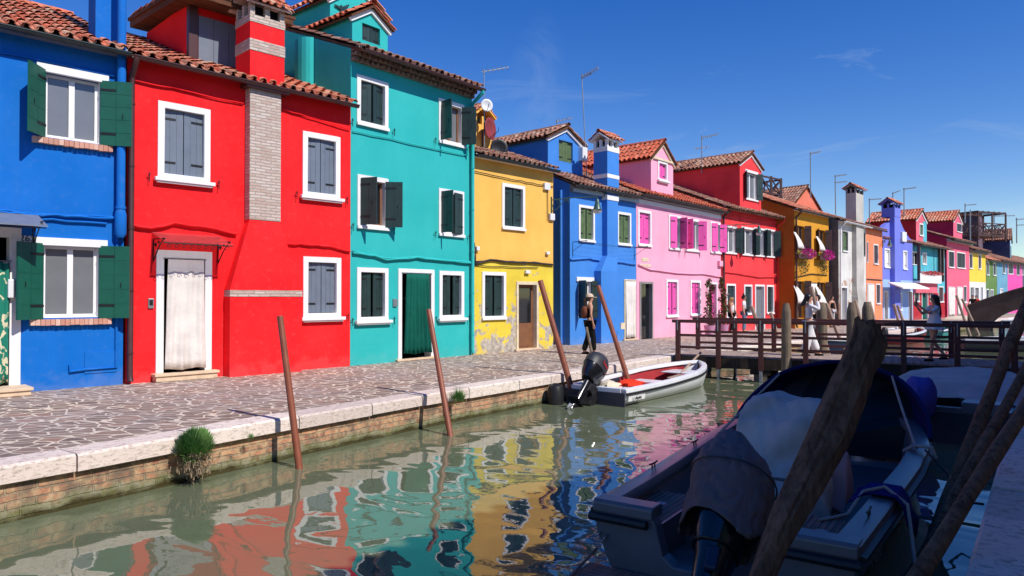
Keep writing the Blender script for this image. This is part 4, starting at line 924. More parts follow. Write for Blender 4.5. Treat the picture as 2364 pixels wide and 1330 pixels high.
# roof terrace (wooden altana)
def altana(label, px0, px1, pyt, pyb, Y, roofed, rail):
    a = at_y(px0, pyb, Y); c = at_y(px1, pyb, Y+1.5); t = at_y(px0, pyt, Y).z; r = empty('roof_terrace', (a.x, a.y, 0), 0, label, 'roof terrace')
    d = V((c.x-a.x, c.y-a.y, 0)); n = V((-d.y, d.x, 0)).normalized()*2.2; zb = a.z; b = MB(); dd = d.normalized()
    cs = [V((0,0,0)), d, d+n, n]; b.hexa([p+V((0,0,zb-.2)) for p in cs]+[p+V((0,0,zb)) for p in cs]); b.build('deck', T['brownshut'], r)
    for p in cs+[d*.5]:
        bb = MB(); bb.bar(p+V((0,0,zb-.6)), p+V((0,0,(t if roofed else zb+1.15))), .12, .12); bb.build('post', T['brownshut'], r)
    bb = MB()
    for i in range(4):
        p, q = cs[i], cs[(i+1) % 4]
        for hh in (.12, 1.05): bb.bar(p+V((0,0,zb+hh)), q+V((0,0,zb+hh)), .09, .09)
        k = max(2, int((q-p).length/.9))
        for j in range(k):
            u, v = p.lerp(q, j/k), p.lerp(q, (j+1)/k); bb.bar(u+V((0,0,zb+.12)), v+V((0,0,zb+1.05)), .06, .06); bb.bar(v+V((0,0,zb+.12)), u+V((0,0,zb+1.05)), .06, .06); bb.bar(v+V((0,0,zb)), v+V((0,0,zb+1.05)), .06, .06)
    bb.build('railing', T['brownshut'], r)
    if roofed:
        bb = MB()
        for i in range(4): bb.bar(cs[i]+V((0,0,t)), cs[(i+1)%4]+V((0,0,t)), .1, .14)
        for j in range(6): u = d*(j/5); bb.bar(u+V((0,0,t+.1)), u+n+V((0,0,t+.1)), .06, .06)
        bb.build('pergola', T['brownshut'], r)
    return r
altana('dark wooden roof terrace with a pergola against the sky', 2259, 2322, 489, 540, 68, True, 1)
altana('dark wooden roof terrace with crossed railings behind the scarlet dormer', 1757, 1803, 405, 447, 42, False, 1)
# ---- houses of the right bank (behind the photographer; they throw the shade over the moored boats)
def bank(s, t): return (2.58+.6*t+.8*s, 4.1+.8*t-.6*s)
tt = -14; cols = [((226,150,96), 'apricot'), ((150,186,120), 'sage green'), ((232,206,150), 'sand'), ((190,90,90), 'brick pink'), ((140,170,200), 'pale blue'), ((236,230,214), 'chalk white')]
Wd = [6.5, 6.0, 7.0, 6.2, 6.4, 6.0]; R_H = 6.35
for (rgb, nm), w in zip(cols, Wd):
    # facade faces the canal: left end (seen from the canal) is the far end
    A, B = bank(3.0, tt+w-.01), bank(3.0, tt)
    hh = House(nm+' house on the near quay behind the camera', A, B, R_H, plaster(nm+' plaster', rgb, .9)); tt += w
    for (a, c) in ((.8, 1.8), (w-1.9, w-.9)):
        hh.window(None, 'closed', 'dkgreen', rect=(a, c, 3.7, 5.2), sill='box'); hh.window(None, 'closed', 'dkgreen', rect=(a, c, .95, 2.3), sill='box')
    mbd = MB(); cu = w/2; hh.holes.append((cu-.45, cu+.45, 0, 2.2)); mbd.box(cu-.45, cu+.45, .1, .16, 0, 2.2)
    dd_ = mbd.build('door', T['brownshut'], hh.root)
    hh.yr = 3.2; hh.roof('tile2', 20, over=.3, tw=.3); hh.finish()

# ---------------------------------------------------------------- quays, canal
KERB = [(-12.2,-2.6),(-8.75,1.6),(-4.81,6.72),(-4.37,7.34),(-3.08,9.3),(-1.38,11.73),(.157,13.75),(.99,14.83),(2.51,16.9),(4.51,19.7),(7.3,22.9),(11.5,27.1),(16,31.5),(24,40.2),(32,49),(40,56.5),(55,70),(110,120)]
FAC = [(-40,-20),(-12.4,7.8),(-7.1,13.2),(-3.76,16.6),(-1.1,19.9),(1.29,22.4),(1.93,23.8),(4.66,26.8),(9.47,32.4),(13.7,36.9),(17.6,39.7),(21.5,43.4),(28.1,50.1),(38.4,60),(52.5,73.5),(120,135)]
def pavemat():
    s = NT('crazy paving of trachyte'); P = s.coords((1, 1, 1)); 
    nz = s.n('ShaderNodeTexNoise', Scale=1.6, Detail=3); s.l(P, nz.inputs['Vector'])
    ad = s.n('ShaderNodeVectorMath', _operation='MULTIPLY_ADD'); s.l(nz.outputs['Color'], ad.inputs[0]); ad.inputs[1].default_value = (.25, .25, 0); s.l(P, ad.inputs[2])
    mpn = s.n('ShaderNodeMapping'); mpn.inputs['Rotation'].default_value = (0, 0, -.9); mpn.inputs['Scale'].default_value = (1.35, 2.0, 1); s.l(ad.outputs[0], mpn.inputs['Vector'])
    e = s.n('ShaderNodeTexVoronoi', _feature='DISTANCE_TO_EDGE', Scale=2.9, Randomness=.95); c = s.n('ShaderNodeTexVoronoi', _feature='F1', Scale=2.9, Randomness=.95)
    s.l(mpn.outputs[0], e.inputs['Vector']); s.l(mpn.outputs[0], c.inputs['Vector'])
    n = s.noise(P, 9, 6, .7); n0 = s.noise(P, .55, 4, .6)
    ed = s.math('ADD', e.outputs['Distance'], s.math('MULTIPLY', s.math('SUBTRACT', n, .5), .035))
    joint = s.ramp(ed, [(.038, (1,1,1)), (.062, (0,0,0))])
    sp = s.n('ShaderNodeSeparateColor'); s.l(c.outputs['Color'], sp.inputs[0])
    stone = s.ramp(sp.outputs[0], [(0, lin((116,94,84))), (.3, lin((136,114,100))), (.55, lin((104,86,78))), (.8, lin((150,114,96))), (1, lin((124,106,96)))])
    stone = s.mix(s.ramp(n, [(.4, (0,0,0)), (.8, (.55,.55,.55))]), stone, lin((170,156,148)))
    jc = s.ramp(n0, [(.35, lin((224,204,178))), (.65, lin((204,194,186)))])
    col = s.mix(joint, stone, jc); col = s.mix(s.math('MULTIPLY', s.ramp(n0, [(.4, (0,0,0)), (.7, (1,1,1))]), .22), col, lin((176,166,160)))
    hgt = s.math('ADD', s.math('MULTIPLY', joint, -.7), s.math('MULTIPLY', n, .5))
    return s.out(col, .82, s.bump(hgt, .5, .012), spec=.3)
T['pave'] = pavemat()
def kerbmat():
    s = NT('white istrian kerb stone'); P = s.coords(); g = s.n('ShaderNodeNewGeometry')
    n = s.noise(P, 5, 7, .7); n2 = s.noise(s.coords((1, 1, 2.6)), 14, 5, .7, .6)
    base = s.ramp(g.outputs['Random Per Island'], [(0, lin((216,196,184))), (.4, lin((232,216,204))), (.7, lin((206,190,180))), (1, lin((236,222,208)))])
    col = s.mix(s.math('MULTIPLY', s.ramp(n2, [(.50, (0,0,0)), (.64, (1,1,1))]), .7), base, lin((150,132,118)))
    col = s.mix(s.math('MULTIPLY', s.ramp(n, [(.58, (0,0,0)), (.72, (1,1,1))]), .5), col, lin((176,150,134)))
    return s.out(col, .8, s.bump(s.math('ADD', n, n2), .45, .012), spec=.3)
T['kerb'] = kerbmat()
def quaywall():
    s = NT('quay brick with weed at the waterline'); t = s.n('ShaderNodeUVMap')
    b = s.n('ShaderNodeTexBrick', Scale=1.0, Mortar__Size=.012, Mortar__Smooth=.4, Bias=0.0, Brick__Width=.27, Row__Height=.078)
    P = s.coords(); nz = s.n('ShaderNodeTexNoise', Scale=2.5, Detail=4); s.l(P, nz.inputs['Vector'])
    ad = s.n('ShaderNodeVectorMath', _operation='MULTIPLY_ADD'); s.l(nz.outputs['Color'], ad.inputs[0]); ad.inputs[1].default_value = (.09, .06, 0); s.l(t.outputs[0], ad.inputs[2]); s.l(ad.outputs[0], b.inputs['Vector'])
    b.inputs['Color1'].default_value = lin((202,146,110)); b.inputs['Color2'].default_value = lin((138,88,72)); b.inputs['Mortar'].default_value = lin((134,120,102))
    n = s.noise(P, 9, 7, .7); n2 = s.noise(P, 2.2, 5, .6)
    col = s.mix(s.ramp(n, [(.42, (0,0,0)), (.62, (.8,.8,.8))]), b.outputs['Color'], lin((206,176,136)))
    col = s.mix(s.ramp(n2, [(.46, (0,0,0)), (.60, (.85,.85,.85))]), col, lin((112,98,84)))
    sp = s.n('ShaderNodeSeparateXYZ'); s.l(s.coords(), sp.inputs[0])
    zz = s.math('ADD', s.math('MULTIPLY', s.math('SUBTRACT', sp.outputs[2], WZ), -4.0), s.math('ADD', s.math('MULTIPLY', n2, 1.0), s.math('MULTIPLY', n, .5)))
    col = s.mix(s.ramp(zz, [(-.0, (0,0,0)), (.35, (1,1,1))]), col, s.mix(s.ramp(n, [(.4, (0,0,0)), (.6, (1,1,1))]), lin((112,112,70)), lin((150,146,120))))
    col = s.mix(s.ramp(zz, [(.38, (0,0,0)), (.62, (1,1,1))]), col, lin((66,60,30)))
    h = s.math('ADD', s.math('MULTIPLY', b.outputs['Fac'], -1.0), s.math('MULTIPLY', n, 1.1))
    return s.out(col, .85, s.bump(h, .9, .025), spec=.3)
T['qwall'] = quaywall()
def watermat():
    s = NT('green canal water'); P = s.coords((1, 1, 1), rot=(0, 0, -.93))
    m2 = s.n('ShaderNodeMapping'); m2.inputs['Scale'].default_value = (1.0, .62, 1); s.l(P, m2.inputs['Vector'])
    a = s.noise(m2.outputs[0], 1.05, 2, .42, .5); b = s.noise(m2.outputs[0], 4.2, 3, .45, .4); c = s.noise(P, .35, 3, .5)
    h = s.math('ADD', s.math('MULTIPLY', a, 1.0), s.math('MULTIPLY', s.math('MULTIPLY', b, .065), s.ramp(c, [(.35, (.25,.25,.25)), (.65, (1,1,1))])))
    s.bump_n = s.bump(h, 1.0, .045)
    return s.out(lin((100, 108, 84)), .015, s.bump_n, spec=.5, IOR=1.8)
T['water'] = watermat()
def sheet(name, pts, z, mat, kind='structure', mp=None):
    b = MB(); b.raw = True; me = bpy.data.meshes.new(name); bm = bmesh.new(); vs = [bm.verts.new((x, y, z)) for x, y in pts]; f = bm.faces.new(vs)
    bmesh.ops.triangulate(bm, faces=[f]); bmesh.ops.recalc_face_normals(bm, faces=bm.faces)
    for f in bm.faces:
        if f.normal.z < 0: f.normal_flip()
    bm.to_mesh(me); bm.free(); me.materials.append(mat); o = bpy.data.objects.new(name, me); C.objects.link(o); o['kind'] = kind; return o
sheet('canal_water', [(-900,-700),(1200,-700),(1200,1400),(-900,1400)], WZ, T['water'])
def off(path, d):
    out = []
    for i, p in enumerate(path):
        a = V(path[max(i-1, 0)]); b = V(path[min(i+1, len(path)-1)]); t = (b-a).normalized(); n = V((-t.y, t.x)); q = V(p)+n*d; out.append((q.x, q.y))
    return out
kin = off(KERB, .40)          # inner edge of the kerb on the left bank (n points to land)
sheet('quay_paving', kin+[(60, 600), (-700, 600), (-700, -300), (-40, -60)], 0.0, T['pave'])
RB = [bank(0, t) for t in (-60, -20, 0, 8, 16)]+[(17.5,22.4),(27,32),(36,41),(46,50),(60,62),(118,112)]
rin = off(RB, -.40)
sheet('near_quay_paving', rin+[(900, 112), (900, -300), (-20, -300)], 0.0, T['pave'])
def kerb(name, path, side):
    b = MB(); P = [V((x, y, 0)) for x, y in path]; i = 0; acc = 0; samples = [P[0]]
    L = [0]
    for k in range(1, len(P)): L.append(L[-1]+(P[k]-P[k-1]).length)
    def pt(s_):
        for k in range(1, len(P)):
            if s_ <= L[k] or k == len(P)-1: return P[k-1].lerp(P[k], (s_-L[k-1])/(L[k]-L[k-1])), (P[k]-P[k-1]).normalized()
    s_ = 0; random.seed(11)
    while s_ < L[-1]-.1:
        ln = random.uniform(.95, 1.5); e = min(s_+ln, L[-1]); (p, d1), (q, d2) = pt(s_+.009), pt(e-.009); d = (q-p).normalized()
        n = V((-d.y, d.x, 0))*side; n1 = V((-d1.y, d1.x, 0))*side; n2 = V((-d2.y, d2.x, 0))*side; zz = random.uniform(.002, .012); w = .405; dz = -.165+random.uniform(-.012, .008)
        rings = []
        for (o_, nn) in ((p, n1), (q, n2)):
            rings.append([o_+V((0,0,dz)), o_+V((0,0,zz-.025)), o_+nn*.025+V((0,0,zz)), o_+nn*w+V((0,0,zz)), o_+nn*w+V((0,0,dz))])
        b.loft(rings); s_ = e
    o = b.build(name, T['kerb']); o['kind'] = 'structure'
    # wall below, with UVs along its length
    me = bpy.data.meshes.new(name+'_wall'); vs = []; fs = []; uv = []
    q = [V((x, y, 0)) for x, y in off(path, .07*side)]
    for k in range(len(q)): vs += [(q[k].x, q[k].y, -.13), (q[k].x, q[k].y, -2.2)]
    for k in range(len(q)-1): fs.append((2*k, 2*k+1, 2*k+3, 2*k+2)); uv += [(L[k], -.2), (L[k], -2.2), (L[k+1], -2.2), (L[k+1], -.2)]
    me.from_pydata(vs, [], fs); ul = me.uv_layers.new(name='UVMap')
    for i_, c_ in enumerate(uv): ul.data[i_].uv = c_
    me.materials.append(T['qwall']); o2 = bpy.data.objects.new(name.replace('kerb', 'wall'), me); C.objects.link(o2); o2['kind'] = 'structure'
kerb('quay_kerb', KERB, 1); kerb('near_quay_kerb', RB, -1)

# ---------------------------------------------------------------- wooden footbridge
bx = V((.88, -.476, 0)).normalized(); bn = V((.476, .88, 0)).normalized(); BO = V((4.48, 19.4, 0))
T['bridgewood'] = paint('oxblood painted timber', (88, 42, 38), .55, .12, .25, 7, k=.85, streak=.2); T['deck'] = wood('grey deck boards', (172, 150, 140), .6, sc=(6, 6, 1), bump=.3, axis='y'); T['oldwood'] = wood('old grey mooring post wood', (150, 132, 112), .45, k=.8)
T['darkwood'] = wood('dark tarred wood', (60, 50, 42), .5)
br = empty('footbridge', BO, math.atan2(bx.y, bx.x), 'oxblood painted timber footbridge with three-rail parapets crossing the canal', 'footbridge')
BL = 7.6; BW = 2.15
b = MB(); n = 52
for i in range(n): x = -.1+(BL+.4)*i/n; b.box(x+.005, x+(BL+.4)/n-.005, .06, BW-.06, .004+random.uniform(0, .004), .045)
b.build('deck', T['deck'], br)
b = MB()
for y in (-.02, BW-.12): b.box(-.05, BL+.2, y, y+.14, -.27, .0)
b.box(-.05, BL+.2, .7, .85, -.25, 0); b.box(-.05, BL+.2, 1.3, 1.45, -.25, 0); b.build('beam', T['darkwood'], br)
for y in (-.07, BW-.03):
    rr_ = MB()
    for z, hh_ in ((.98, .07), (.60, .055), (.28, .055)): rr_.box(-.12 if z > .9 else .0, BL+.1, y-.0+(-.02 if z > .9 else .02), y+(.13 if z > .9 else .08), z-hh_, z+hh_*.2)
    rr_.build('rail', T['bridgewood'], br)
    for i in range(8):
        x = .03+i*(BL-.1)/7; pb = MB(); pb.box(x-.06, x+.06, y-.01, y+.10, -.30, .92); pp = pb.build('post', T['bridgewood'], br, bevel=.005)
        cb = MB(); cb.box(x-.012, x+.012, y-.028, y-.0105, .7, 1.0); cb.build('strap', T['metalgrey'], pp)
        cb = MB(); cb.box(x-.035, x+.035, y-.02, y+.11, -.55, -.302); cb.build('foot_strut', T['metalgrey'], pp)
for x in (2.15, 5.2):
    for y in (.15, BW-.25):
        pb = MB(); pb.box(x-.16, x+.16, y-.14, y+.14, -1.6, -.28); pb.build('pile', T['oldwood'], br)
    pb = MB(); pb.box(x-.25, x+.25, -.0, BW-.1, -.40, -.275); pb.build('crossbeam', T['darkwood'], br)
# stone arch bridge far right
T['archstone'] = plaster('dark brown weathered masonry', (100, 80, 70), .85, var=.2, streak=.5, damp=0)
A0 = at_y(2246, 736, 46); ad_ = V((.80, -.60, 0)); an = V((.60, .80, 0))
r = empty('stone_bridge', (A0.x, A0.y, 0), math.atan2(ad_.y, ad_.x), 'dark stone arch bridge rising at the right end of the canal', 'bridge')
b = MB(); Lb = 13.0; ring0 = []; N_ = 60
def arch_top(t): return 1.0+1.75*math.sin(math.pi*min(max(t, 0), 1))
def arch_bot(t): 
    q = (t-.085)/.83
    return -1.5 if q <= 0 or q >= 1 else -.55+1.95*math.sqrt(max(0, 1-(2*q-1)**2))
rings = []
for i in range(N_+1):
    t = i/N_; x = -.3+t*Lb; zt, zb = arch_top(t), arch_bot(t); rings.append([(x, 0, zb), (x, 0, zt), (x, .3, zt), (x, .3, zt-.9), (x, 2.6, zt-.9), (x, 2.6, zt), (x, 2.9, zt), (x, 2.9, zb)])
b.loft(rings); b.build('arch', T['archstone'], r)
b = MB(); b.loft([[(x, -.05, z), (x, -.05, z+.1), (x, .35, z+.1), (x, .35, z)] for (x, z) in [(-.3+Lb*i/N_, arch_top(i/N_)) for i in range(N_+1)]]); b.build('coping', T['archstone'], r)

# ---------------------------------------------------------------- mooring poles
T['rustpole'] = paint('red brown painted steel', (156, 84, 56), .5, .1, .1, 5, k=.8, streak=.35); T['palepole'] = wood('bleached grey pole', (190, 160, 140), .7, k=.8)
def pole(base, top, r, mat, label, group=None, name='mooring_pole', n=14, wob=0, cat='mooring pole'):
    base, top = V(base), V(top); b = MB(); ax = top-base; k = 12 if wob else 2; P = []; R = []
    b0 = base-ax.normalized()*.8
    for i in range(k+1):
        t = i/k; P.append((b0-base).lerp(ax, t)+V((random.uniform(-1, 1), random.uniform(-1, 1), 0))*wob); R.append(r*(1+random.uniform(-.08, .08)*(1 if wob else 0))*(1.08-.16*t))
    b.tube(P, R, n); o = b.build(name, mat, smooth=True); o.location = base
    return tag(o, label, cat, group)
G = 'leaning mooring poles along the quay'
pole((-2.67, 9.0, WZ), (-3.02, 9.31, 1.35), .044, T['rustpole'], 'red brown steel mooring pole in front of the vivid red house', G)
pole((-.957, 11.12, WZ), (-1.38, 11.84, 1.39), .046, T['rustpole'], 'red brown steel mooring pole in front of the green curtained door', G)
pole((1.30, 14.75, WZ), (.60, 15.2, 1.95), .062, T['rustpole'], 'red brown steel mooring pole in front of the yellow house', G)
pole((2.75, 16.5, WZ), (2.05, 17.0, 1.87), .058, T['rustpole'], 'red brown steel mooring pole in front of the cornflower blue house', G)
pole((1.97, 15.9, WZ), (1.68, 16.2, .92), .035, T['oldwood'], 'thin grey wooden stake behind the outboard motor', G, 'mooring_stake', wob=.006)
b = MB()
def piling(px, pyt, pyb, Y, r, label, cone=True, mat='oldwood', z0=-1.4):
    p = at_y(px, pyb, Y); t = at_y(px, pyt, Y); b = MB(); h_ = t.z+.0; zz = [z0, -.2, h_-.5, h_-.16, h_]; RR = [r*1.1, r*1.02, r, r*.95, r*.62]
    rings = []
    for k in range(15):
        s_ = k/14; z = z0+(h_-z0)*s_; rr = r*(1.06-.08*s_) if h_-z > .22 else r*(.55+.43*(h_-z)/.22)
        rings.append([(rr*(1+.05*math.sin(j*2.3+k*.4)+random.uniform(-.02, .02))*math.cos(2*math.pi*j/12), rr*(1+.05*math.sin(j*1.7))*math.sin(2*math.pi*j/12), z) for j in range(12)])
    b.loft(rings); o = b.build('piling', T[mat], smooth=True); o.location = (p.x, p.y, 0); return tag(o, label, 'wooden piling', 'thick wooden pilings around the footbridge')
piling(1816, 700, 884, 17.7, .118, 'thick grey piling in the water in front of the footbridge, beside the white-clad woman')
piling(1967, 698, 760, 16.7, .12, 'thick grey piling just behind the top of the foreground log')
piling(1897, 698, 745, 22.6, .17, 'broad blunt piling beyond the bridge near the ochre house'); piling(2002, 697, 745, 22.9, .16, 'broad blunt piling beyond the bridge below the salmon house')
pg = [((1735,707,1765,800),27,'beyond the bridge in front of the scarlet house door'),((1779,722,1800,790),29,'beyond the bridge beside the scarlet downpipe'),((1872,662,1900,770),26,'beyond the bridge crossing the ochre doorway'),((1907,700,1932,765),27,'beyond the bridge beside the blunt piling'),((1974,694,1992,762),30,'beyond the bridge before the white house'),((2007,697,2024,760),31,'beyond the bridge before the salmon house'),((2064,703,2075,745),36,'beyond the bridge before the lilac house, left one'),((2072,705,2087,748),36.5,'beyond the bridge before the lilac house, right one'),((2208,682,2228,742),40,'beyond the bridge crossing the curtained doors, left one'),((2221,690,2243,738),41,'beyond the bridge crossing the curtained doors, right one')]
for (x0, y0, x1, y1), Y, lb in pg:
    t = at_y(x0, y0, Y); q = at_y(x1, y1, Y); d = (q-t); k_ = (WZ-t.z)/d.z; q = t+d*k_
    pole(q, t, .075, T['palepole'], 'pale leaning mooring pole '+lb, 'leaning mooring poles beyond the bridge', wob=.003)
# ---------------------------------------------------------------- boats
T['gel'] = paint('white gelcoat', (230, 232, 236), .25, .04, .03, 3, k=.95, streak=.08)
T['gelgrey'] = paint('grey gelcoat', (116, 112, 116), .3, .06, .04, 3, k=.85, streak=.12)
T['gelhull'] = paint('darker grey hull paint', (64, 66, 78), .4, .08, .05, 3, k=.85, streak=.15)
T['navyhull'] = paint('navy hull paint', (26, 32, 60), .3, .08, .03, 3, k=.85)
T['rubber'] = paint('black rubber', (24, 24, 28), .5, .1, .1); T['redpaint'] = paint('red boat interior', (176, 52, 56), .5, .08, .05, 4, k=.85)
T['motor'] = paint('glossy black engine cowl', (20, 21, 26), .18, .05, 0, 4, k=.9, spec=.7); T['motordull'] = paint('satin grey black cowl top', (44, 45, 50), .5, .06, .03)
T['canvasgrey'] = cloth('grey engine cover canvas', (128, 110, 110), .8, var=.12); T['tarp'] = cloth('pale grey tarpaulin', (206, 198, 188), .85, .7, .1, 90); T['navycloth'] = cloth('navy hood canvas', (14, 26, 92), .7, .75, .12)
T['bluecloth'] = cloth('royal blue cloth', (16, 30, 120), .75); T['teak'] = wood('brown slatted deck', (168, 132, 118), .4, sc=(30, 30, 1.2), bump=.4, axis='x', k=.9)
T['teal_paint'] = paint('sea green paint', (70, 150, 140), .5); T['rope'] = cloth('pale rope', (190, 178, 164), .8); T['greenrope'] = cloth('green rope', (20, 120, 84), .8); T['orangecloth'] = cloth('orange red life jackets', (246, 62, 34), .9); T['beige'] = cloth('cream canvas bag', (226, 214, 190), .9)
T['hood_dark'] = paint('black hood shade', (8, 9, 16), .5, .1, .2, 3); T['lilaccloth'] = cloth('violet blue motor cover', (92, 96, 190), .8)  # near-black colour stands in for the shade inside the navy hood
def hull(root, st, outer, inner, cap, th=.07, floor=.12, keel=-.25, capw=.11, rub='rubber', transom=None, deck=None, flare=.82, rubw=.035):
    def outer_ring(x, hb, zs): return [(x, hb, zs), (x, hb*.985, zs*.6), (x, hb*flare, .02), (x, 0, keel), (x, -hb*flare, .02), (x, -hb*.985, zs*.6), (x, -hb, zs)]
    b = MB(); rg = [outer_ring(*s_) for s_ in st]; b.loft(rg, False, False)
    if transom is None: b.face(rg[0])
    b.build('hull', T[outer] if isinstance(outer, str) else outer, root, smooth=True)
    b = MB(); b.loft([[(x+.02*(i == 0), hb-th, zs-.005), (x+.02, (hb-th)*.9, floor), (x+.02, 0, floor-.02), (x+.02, -(hb-th)*.9, floor), (x+.02, -hb+th, zs-.005)] for i, (x, hb, zs) in enumerate(st) if hb > th+.02], False, False)
    x, hb, zs = st[0]
    if transom is None: b.face([(x+.06, hb-th, zs-.005), (x+.06, (hb-th)*.9, floor), (x+.06, -(hb-th)*.9, floor), (x+.06, -hb+th, zs-.005)])
    b.build('interior', T[inner] if isinstance(inner, str) else inner, root)
    b = MB()
    for sg in (-1, 1):
        rows = []
        for (x, hb, zs) in st:
            i_ = max(hb-capw, .0); rows.append([(x, sg*(hb+.012), zs-.05), (x, sg*(hb+.012), zs+.012), (x, sg*(hb-.02), zs+.03), (x, sg*(i_+.015), zs+.03), (x, sg*i_, zs+.012), (x, sg*i_, zs-.05)])
        b.loft(rows)
    if transom is None:
        x, hb, zs = st[0]; b.box(x-.012, x+capw, -hb+capw*.9, hb-capw*.9, zs-.05, zs+.029)
    b.build('gunwale', T[cap] if isinstance(cap, str) else cap, root, smooth=True)
    b = MB()
    for sg in (-1, 1): b.loft([[(x, sg*(hb+.01), zs-.10), (x, sg*(hb+.01+rubw), zs-.085), (x, sg*(hb+.01+rubw), zs-.055), (x, sg*(hb+.01), zs-.045)] for (x, hb, zs) in st])
    b.build('rub_rail', T[rub], root, smooth=True)
def boat_root(p, f, label, group=None, name='motorboat', cat='boat'):
    return empty(name, (p[0], p[1], WZ), math.atan2(f[1], f[0]), label, cat, group)
def stations(L, B, h, bowh, n=12, full=.55, stern=.88, tip=.03):
    out = []
    for i in range(n+1):
        t = i/n; w = (stern+(1-stern)*min(1, t/.35)) if t < full else max(tip, math.cos((t-full)/(1-full)*math.pi/2)**.62)
        out.append((t*L, B/2*w, h+(bowh-h)*t**1.8))
    return out
# --- the white motorboat with a black outboard
f2 = V((4.5-1.67, 18.0-14.45)).normalized(); r = boat_root((1.67, 14.4), f2, 'small white motorboat with a black tilted outboard, moored against the far quay')
st = stations(4.95, 1.6, .32, .52, 16, .58); hull(r, st, 'gel', 'redpaint', 'gel', floor=.08, capw=.13, rubw=.03)
b = MB(); b.box(.0-.03, -.0005, -.69, .69, -.1, .27); b.build('transom', T['gelhull'], r)
b = MB(); b.box(.13, 1.15, -.58, -.02, .20, .235); b.box(.62, 1.3, .05, .55, .20, .235); b.box(2.5, 3.0, -.62, .62, .17, .2); b.build('bench', T['gel'], r, bevel=.01)
b = MB(); b.box(3.7, 4.45, -.42, .42, .30, .33); b.build('foredeck', T['gel'], r, bevel=.01)
M4 = Matrix.Translation((.42, -.715, .155)) @ Matrix.Rotation(0, 4, 'Z') @ Matrix.Rotation(rad(90), 4, 'X')
b = MB(); b.hexa([(.08,-.712,.10),(.70,-.742,.10),(.70,-.70,.10),(.08,-.68,.10),(.08,-.722,.20),(.70,-.752,.20),(.70,-.72,.20),(.08,-.70,.20)]); pl_ = b.build('registration_plate', T['whiteplastic'], r)
txt('J 14644', 'registration', .11, T['black'], pl_, Matrix.Translation((.39, -.738, .147)) @ Matrix.Rotation(rad(-3), 4, 'Z') @ Matrix.Rotation(rad(78), 4, 'X'))
def outboard(r, org, tilt, s=1.0, cover=None):
    """black outboard motor; org = clamp point, tilt degrees aft-up (leg swings aft)"""
    e = empty('outboard_motor', (0,0,0)); e.parent = r; M_ = Matrix.Translation(org) @ Matrix.Rotation(rad(tilt), 4, 'Y') @ Matrix.Scale(s, 4)
    def bl(b, n, m, sm=True, p=None):
        b.v = [tuple(M_ @ V(v)) for v in b.v]; return b.build(n, m, p or r, smooth=sm)
    def ell(cx, z, a, c, n=14, sq=.0): return [(cx+a*math.cos(2*math.pi*j/n)*(1+sq*abs(math.sin(4*math.pi*j/n))), c*math.sin(2*math.pi*j/n), z) for j in range(n)]
    bpy.data.objects.remove(e)
    b = MB(); b.loft([ell(-.20, z, a, c) for z, a, c in ((.10, .17, .12), (.2, .24, .16), (.34, .28, .19), (.40, .285, .19))]); cw = bl(b, 'motor_cowl', T['motor'])
    b = MB(); b.loft([ell(-.20+dx, z, a, c) for z, a, c, dx in ((.38, .295, .20, 0), (.50, .30, .20, 0), (.62, .27, .185, .02), (.70, .19, .14, .05), (.73, .05, .04, .06))]); top = bl(b, 'cowl_top', T['motordull'], True, cw)
    b = MB(); b.box(-.16, .06, -.10, .10, -.08, .2); b.box(-.02, .12, -.14, .14, -.30, .12); b.tube([(.04, -.16, .02), (.04, .16, .02)], .03, 8)
    for i in range(7): b.tube([(-.05+.03*i, -.12, .12-.05*i), (-.12+.02*i, .0, .2-.06*i), (-.05+.03*i, .12, .12-.05*i)], .016, 6)
    bl(b, 'clamp_bracket', T['rubber'], False)
    b = MB(); b.loft([ell(-.16, z, a, c) for z, a, c in ((.17, .14, .09), (-.05, .12, .07), (-.35, .10, .05), (-.50, .12, .045))])
    b.box(-.42, .04, -.10, .10, -.44, -.425); b.loft([ell(-.18, z, a, c) for z, a, c in ((-.50, .10, .03), (-.72, .09, .025))])
    b.tube([(.0, 0, -.72), (-.08, 0, -.72), (-.34, 0, -.72), (-.40, 0, -.72)], [.01, .055, .05, .02], 10); b.loft([[(-.04, -.008, -.74), (-.22, -.008, -.74), (-.22, .008, -.74), (-.04, .008, -.74)], [(-.10, -.006, -.90), (-.22, -.006, -.86), (-.22, .006, -.86), (-.10, .006, -.90)]])
    lg = bl(b, 'motor_leg', T['motor'])
    b = MB()
    for k in range(3):
        a0 = k*2*math.pi/3; P = []
        for (rr, da) in ((.03, -.3), (.13, -.35), (.15, .1), (.03, .3)):
            P.append((-.38+.03*da*3, rr*math.cos(a0+da), -.72+rr*math.sin(a0+da)))
        b.hexa([(x, y, z) for x, y, z in P]+[(x+.012, y, z) for x, y, z in P])
    bl(b, 'propeller', T['metalgrey'], False, lg)
    return M_, cw, top
M_, cw, top = outboard(r, (-.06, .08, .24), 46, 1.08)
txt('Turbo', 'red_script', .085, paint('red decal', (200, 30, 40), .5), top, M_ @ Matrix.Translation((-.22, -.208, .50)) @ Matrix.Rotation(rad(90), 4, 'X'))
b = MB(); b.tube([(1.45, .3, .33), (.95, .28, .30), (.5, .25, .28)], [.05, .07, .07], 12)
tag(b.build('rolled_mat', T['rubber'], smooth=True), 'black rolled mat lying across the stern of the small white motorboat', 'rolled mat'); o = bpy.data.objects['rolled_mat']; o.location = r.location; o.rotation_euler = r.rotation_euler
